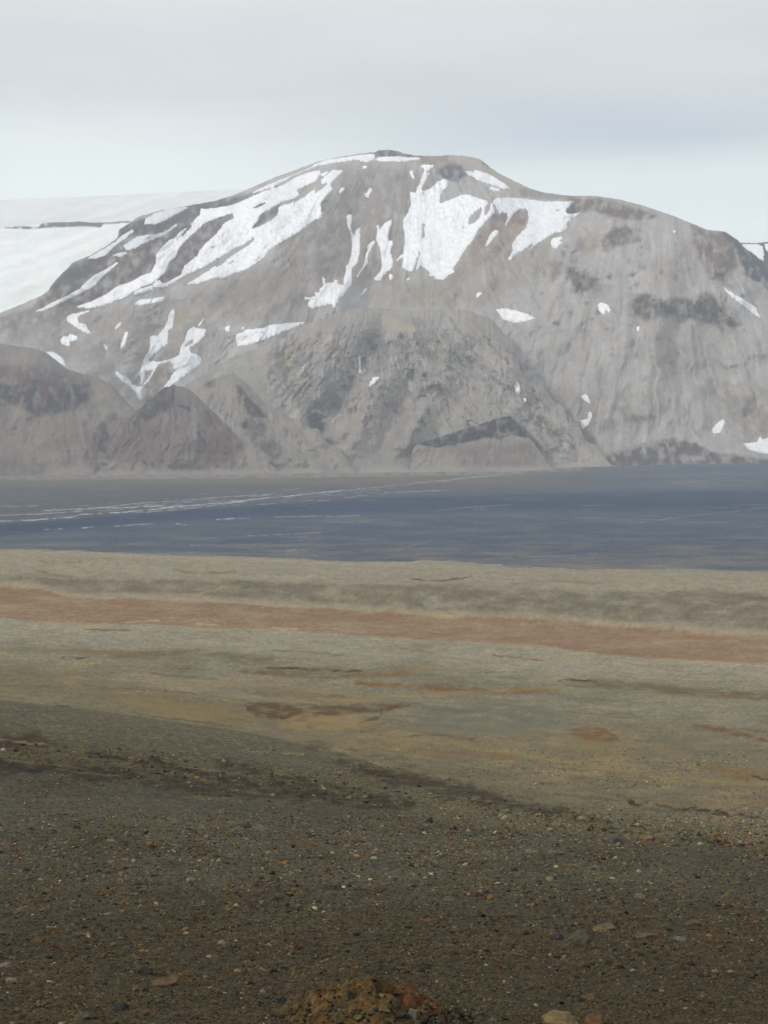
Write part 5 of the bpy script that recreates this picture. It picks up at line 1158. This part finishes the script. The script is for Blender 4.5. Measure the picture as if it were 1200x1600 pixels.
# grit and chips lying over the outcrop's flanks
bpy.context.view_layer.update(); dg = bpy.context.evaluated_depsgraph_get()
qr = np.random.default_rng(55); qV = []; qF = []; qC = []; off = 0
for i in range(520):
    c_ = qr.uniform(390, 760); r_ = 1527 + 73 * qr.uniform() ** .7
    if qr.uniform() > (.9 if c_ < 470 or r_ > 1575 or c_ > 650 else .3): continue
    dv = Vector((uu(c_, r_), 1, tt(r_))).normalized()
    hit, loc, nrm, idx, ob, mtx = scene.ray_cast(dg, Vector((0, 0, 0)), dv)
    if not hit or not ob.name.startswith('rock_outcrop'): continue
    v, f = shp1[i % NV]; sz_ = qr.uniform(1.5, 4.5) * loc.y / F
    a_ = qr.uniform(0, 6.28); v = v * np.array([1.2, 1, .6]) * sz_
    v = np.stack([v[:, 0] * math.cos(a_) - v[:, 1] * math.sin(a_), v[:, 0] * math.sin(a_) + v[:, 1] * math.cos(a_), v[:, 2]], -1) + np.array(loc)
    qV.append(v); qF.append(f + off); off += len(v)
    qC.append(np.tile(pc[qr.choice(len(PAL), p=pw)] * .75 / GAIN * math.exp(qr.normal(0, .3)), (len(v), 1)))
if qV:
    tag(link_mesh('grit', np.concatenate(qV), np.concatenate(qF), M_stone, np.clip(np.concatenate(qC), .008, .6), smooth=False), kind='stuff')

# about two hundred and twenty stones nobody could tell apart
kinds = [((106, 99, 79), 'small pale stone lying among many like it on the dark gravel', 'pale stones strewn over the gravel'),
         ((88, 64, 44), 'small rust brown stone lying among many like it on the dark gravel', 'rust brown stones strewn over the gravel'),
         ((70, 68, 58), 'small grey stone lying among many like it on the dark gravel', 'grey stones strewn over the gravel')]
protos = []
for k, (cl_, lab, grp) in enumerate(kinds):
    for j in range(4):
        v, f = rock_shape(2, 1500 + k * 10 + j, 10, .09)
        v = v * np.array([1.0, .8, .5])
        me_o = link_mesh('stone', v, f, M_stone, np.clip(lin(cl_)[None] / GAIN * (1 + .25 * fbm(v[:, :1] * 2, v[:, 1:2] * 2, 2, 5)), .008, .7), smooth=False)
        tag(me_o, lab, 'stone', grp); protos.append(me_o)
srng = np.random.default_rng(91)
for i in range(225):
    p = protos[i % 12]
    o = p if i < 12 else p.copy()
    if i >= 12: C0.objects.link(o)
    c_ = srng.uniform(10, 1190); r_ = 1320 + 275 * srng.uniform() ** .8
    if 410 < c_ < 760 and r_ > 1500: c_ = srng.uniform(10, 390)
    x, y = on_ground(c_, r_); z, _ = gz(np.array([x]), np.array([y]))
    s = srng.uniform(4.0, 8.5) * y / F * .5
    o.location = (x, y, float(z[0]) + s * .12); o.scale = (s, s, s); o.rotation_euler = (srng.normal(0, .2), srng.normal(0, .2), srng.uniform(0, 6.28))
print('stones', time.time() - T0)

# ------------------------------------------------------------------ haze
hz = bpy.data.meshes.new('haze')
x0, x1, y0, y1, z0_, z1_ = -13000, 13000, -400, 16500, -260, 2500
hz.from_pydata([(x0, y0, z0_), (x1, y0, z0_), (x1, y1, z0_), (x0, y1, z0_), (x0, y0, z1_), (x1, y0, z1_), (x1, y1, z1_), (x0, y1, z1_)], [],
               [(0, 3, 2, 1), (4, 5, 6, 7), (0, 1, 5, 4), (1, 2, 6, 5), (2, 3, 7, 6), (3, 0, 4, 7)])
mh = bpy.data.materials.new('haze'); mh.use_nodes = True; nt = mh.node_tree; nt.nodes.clear()
out = nt.nodes.new('ShaderNodeOutputMaterial'); pv = nt.nodes.new('ShaderNodeVolumePrincipled')
pv.inputs['Density'].default_value = 5.0e-5; pv.inputs['Color'].default_value = (.84, .90, 1.0, 1); pv.inputs['Anisotropy'].default_value = 0.0
nt.links.new(pv.outputs[0], out.inputs['Volume'])
hz.materials.append(mh); ho = bpy.data.objects.new('haze', hz); C0.objects.link(ho); tag(ho, kind='stuff')

# ------------------------------------------------------------------ light
SUN_DIR = Vector((-.72, -.34, .60)).normalized()
sl = bpy.data.lights.new('sun', 'SUN'); sl.energy = 1.9; sl.angle = math.radians(10); sl.color = (1, .965, .91)
so = bpy.data.objects.new('sun', sl); C0.objects.link(so)
so.rotation_euler = SUN_DIR.to_track_quat('Z', 'Y').to_euler()
w = bpy.data.worlds.new('World'); scene.world = w; w.use_nodes = True; nt = w.node_tree; nt.nodes.clear(); L = nt.links.new
out = nt.nodes.new('ShaderNodeOutputWorld')
sky = nt.nodes.new('ShaderNodeTexSky'); sky.sky_type = 'NISHITA'; sky.sun_disc = False
sky.sun_elevation = math.asin(SUN_DIR.z); sky.sun_rotation = math.atan2(SUN_DIR.x, SUN_DIR.y)
b1 = nt.nodes.new('ShaderNodeBackground'); b1.inputs[1].default_value = .1; L(sky.outputs[0], b1.inputs[0])
tc = nt.nodes.new('ShaderNodeTexCoord'); sp = nt.nodes.new('ShaderNodeSeparateXYZ'); L(tc.outputs['Generated'], sp.inputs[0])
# cloud sheet seen in perspective: direction / height
def vm(op, a, b=None):
    n = nt.nodes.new('ShaderNodeMath'); n.operation = op
    for i, q_ in enumerate([a, b]):
        if q_ is None: continue
        if isinstance(q_, (int, float)): n.inputs[i].default_value = q_
        else: L(q_, n.inputs[i])
    return n.outputs[0]
mp = nt.nodes.new('ShaderNodeMapping'); mp.inputs['Scale'].default_value = (1.6, 1.6, 11.0); mp.inputs['Location'].default_value = (1.3, .4, .15); L(tc.outputs['Generated'], mp.inputs[0])
n1 = nt.nodes.new('ShaderNodeTexNoise'); n1.inputs['Scale'].default_value = 1.6; n1.inputs['Detail'].default_value = 5; n1.inputs['Roughness'].default_value = .5; n1.inputs['Distortion'].default_value = .3; L(mp.outputs[0], n1.inputs['Vector'])
# base tone by height over the horizon: pale low, greyer above
rm = nt.nodes.new('ShaderNodeValToRGB'); el = rm.color_ramp.elements
zc = vm('ADD', sp.outputs['Z'], vm('MULTIPLY', vm('SUBTRACT', n1.outputs['Fac'], .5), .07))
L(zc, rm.inputs[0])
def skyc(c):                      # the cloud's own tone behind about 14 km of haze
    t_ = math.exp(-5.0e-5 * 13500); return tuple(float(q_) for q_ in np.clip((lin(c) - AIR * (1 - t_)) / t_, .05, 2))
stops = [(0.0, skyc((226, 234, 235))), (.13, skyc((226, 235, 236))), (.155, skyc((220, 230, 232))), (.18, skyc((210, 218, 222))), (.205, skyc((204, 211, 217))), (.235, skyc((206, 213, 219))), (.265, skyc((212, 219, 221))), (.45, (.78, .78, .79)), (1.0, (1.0, 1.0, 1.0))]
while len(el) < len(stops): el.new(.5)
for e_, (p_, c_) in zip(el, stops): e_.position = p_; e_.color = (*c_, 1)
n2 = nt.nodes.new('ShaderNodeTexNoise'); n2.inputs['Scale'].default_value = 4; n2.inputs['Detail'].default_value = 6; n2.inputs['Roughness'].default_value = .55
mp2 = nt.nodes.new('ShaderNodeMapping'); mp2.inputs['Scale'].default_value = (1.0, 1.0, 6.0); L(tc.outputs['Generated'], mp2.inputs[0]); L(mp2.outputs[0], n2.inputs['Vector'])
mr = nt.nodes.new('ShaderNodeMapRange'); mr.inputs['From Min'].default_value = .3; mr.inputs['From Max'].default_value = .7; mr.inputs['To Min'].default_value = .92; mr.inputs['To Max'].default_value = 1.07; L(n2.outputs['Fac'], mr.inputs['Value'])
# left part of the sky paler low down, a bluer bank to the right
den = vm('MAXIMUM', sp.outputs['Y'], .05)
az = vm('DIVIDE', sp.outputs['X'], den)
ev = vm('DIVIDE', sp.outputs['Z'], den)
def gauss(v, c0, s0):
    t_ = vm('DIVIDE', vm('SUBTRACT', v, c0), s0); return vm('POWER', 2.71828, vm('MULTIPLY', vm('MULTIPLY', t_, t_), -1.0))
bank = vm('MULTIPLY', gauss(vm('ADD', ev, vm('MULTIPLY', vm('SUBTRACT', n1.outputs['Fac'], .5), .03)), .190, .020), gauss(az, .14, .16))
palel = vm('MULTIPLY', gauss(ev, .165, .035), gauss(az, -.16, .15))
mxa = nt.nodes.new('ShaderNodeMix'); mxa.data_type = 'RGBA'; L(vm('MULTIPLY', bank, .85), mxa.inputs['Factor']); L(rm.outputs[0], mxa.inputs[6]); mxa.inputs[7].default_value = (*skyc((188, 199, 211)), 1)
mxb = nt.nodes.new('ShaderNodeMix'); mxb.data_type = 'RGBA'; L(vm('MULTIPLY', palel, .75), mxb.inputs['Factor']); L(mxa.outputs[2], mxb.inputs[6]); mxb.inputs[7].default_value = (*skyc((230, 238, 240)), 1)
sc = nt.nodes.new('ShaderNodeVectorMath'); sc.operation = 'SCALE'; L(mxb.outputs[2], sc.inputs[0]); L(mr.outputs[0], sc.inputs['Scale'])
b2 = nt.nodes.new('ShaderNodeBackground'); b2.inputs[1].default_value = 1.0; L(sc.outputs[0], b2.inputs[0])
ms = nt.nodes.new('ShaderNodeMixShader'); ms.inputs[0].default_value = .93; L(b1.outputs[0], ms.inputs[1]); L(b2.outputs[0], ms.inputs[2]); L(ms.outputs[0], out.inputs[0])

scene.render.engine = 'CYCLES'
scene.render.resolution_x = 768; scene.render.resolution_y = 1024
scene.cycles.volume_bounces = 1
scene.view_settings.view_transform = 'Standard'; scene.view_settings.look = 'None'
scene.view_settings.exposure = 0.0; scene.view_settings.gamma = 1.0
print('done', time.time() - T0)
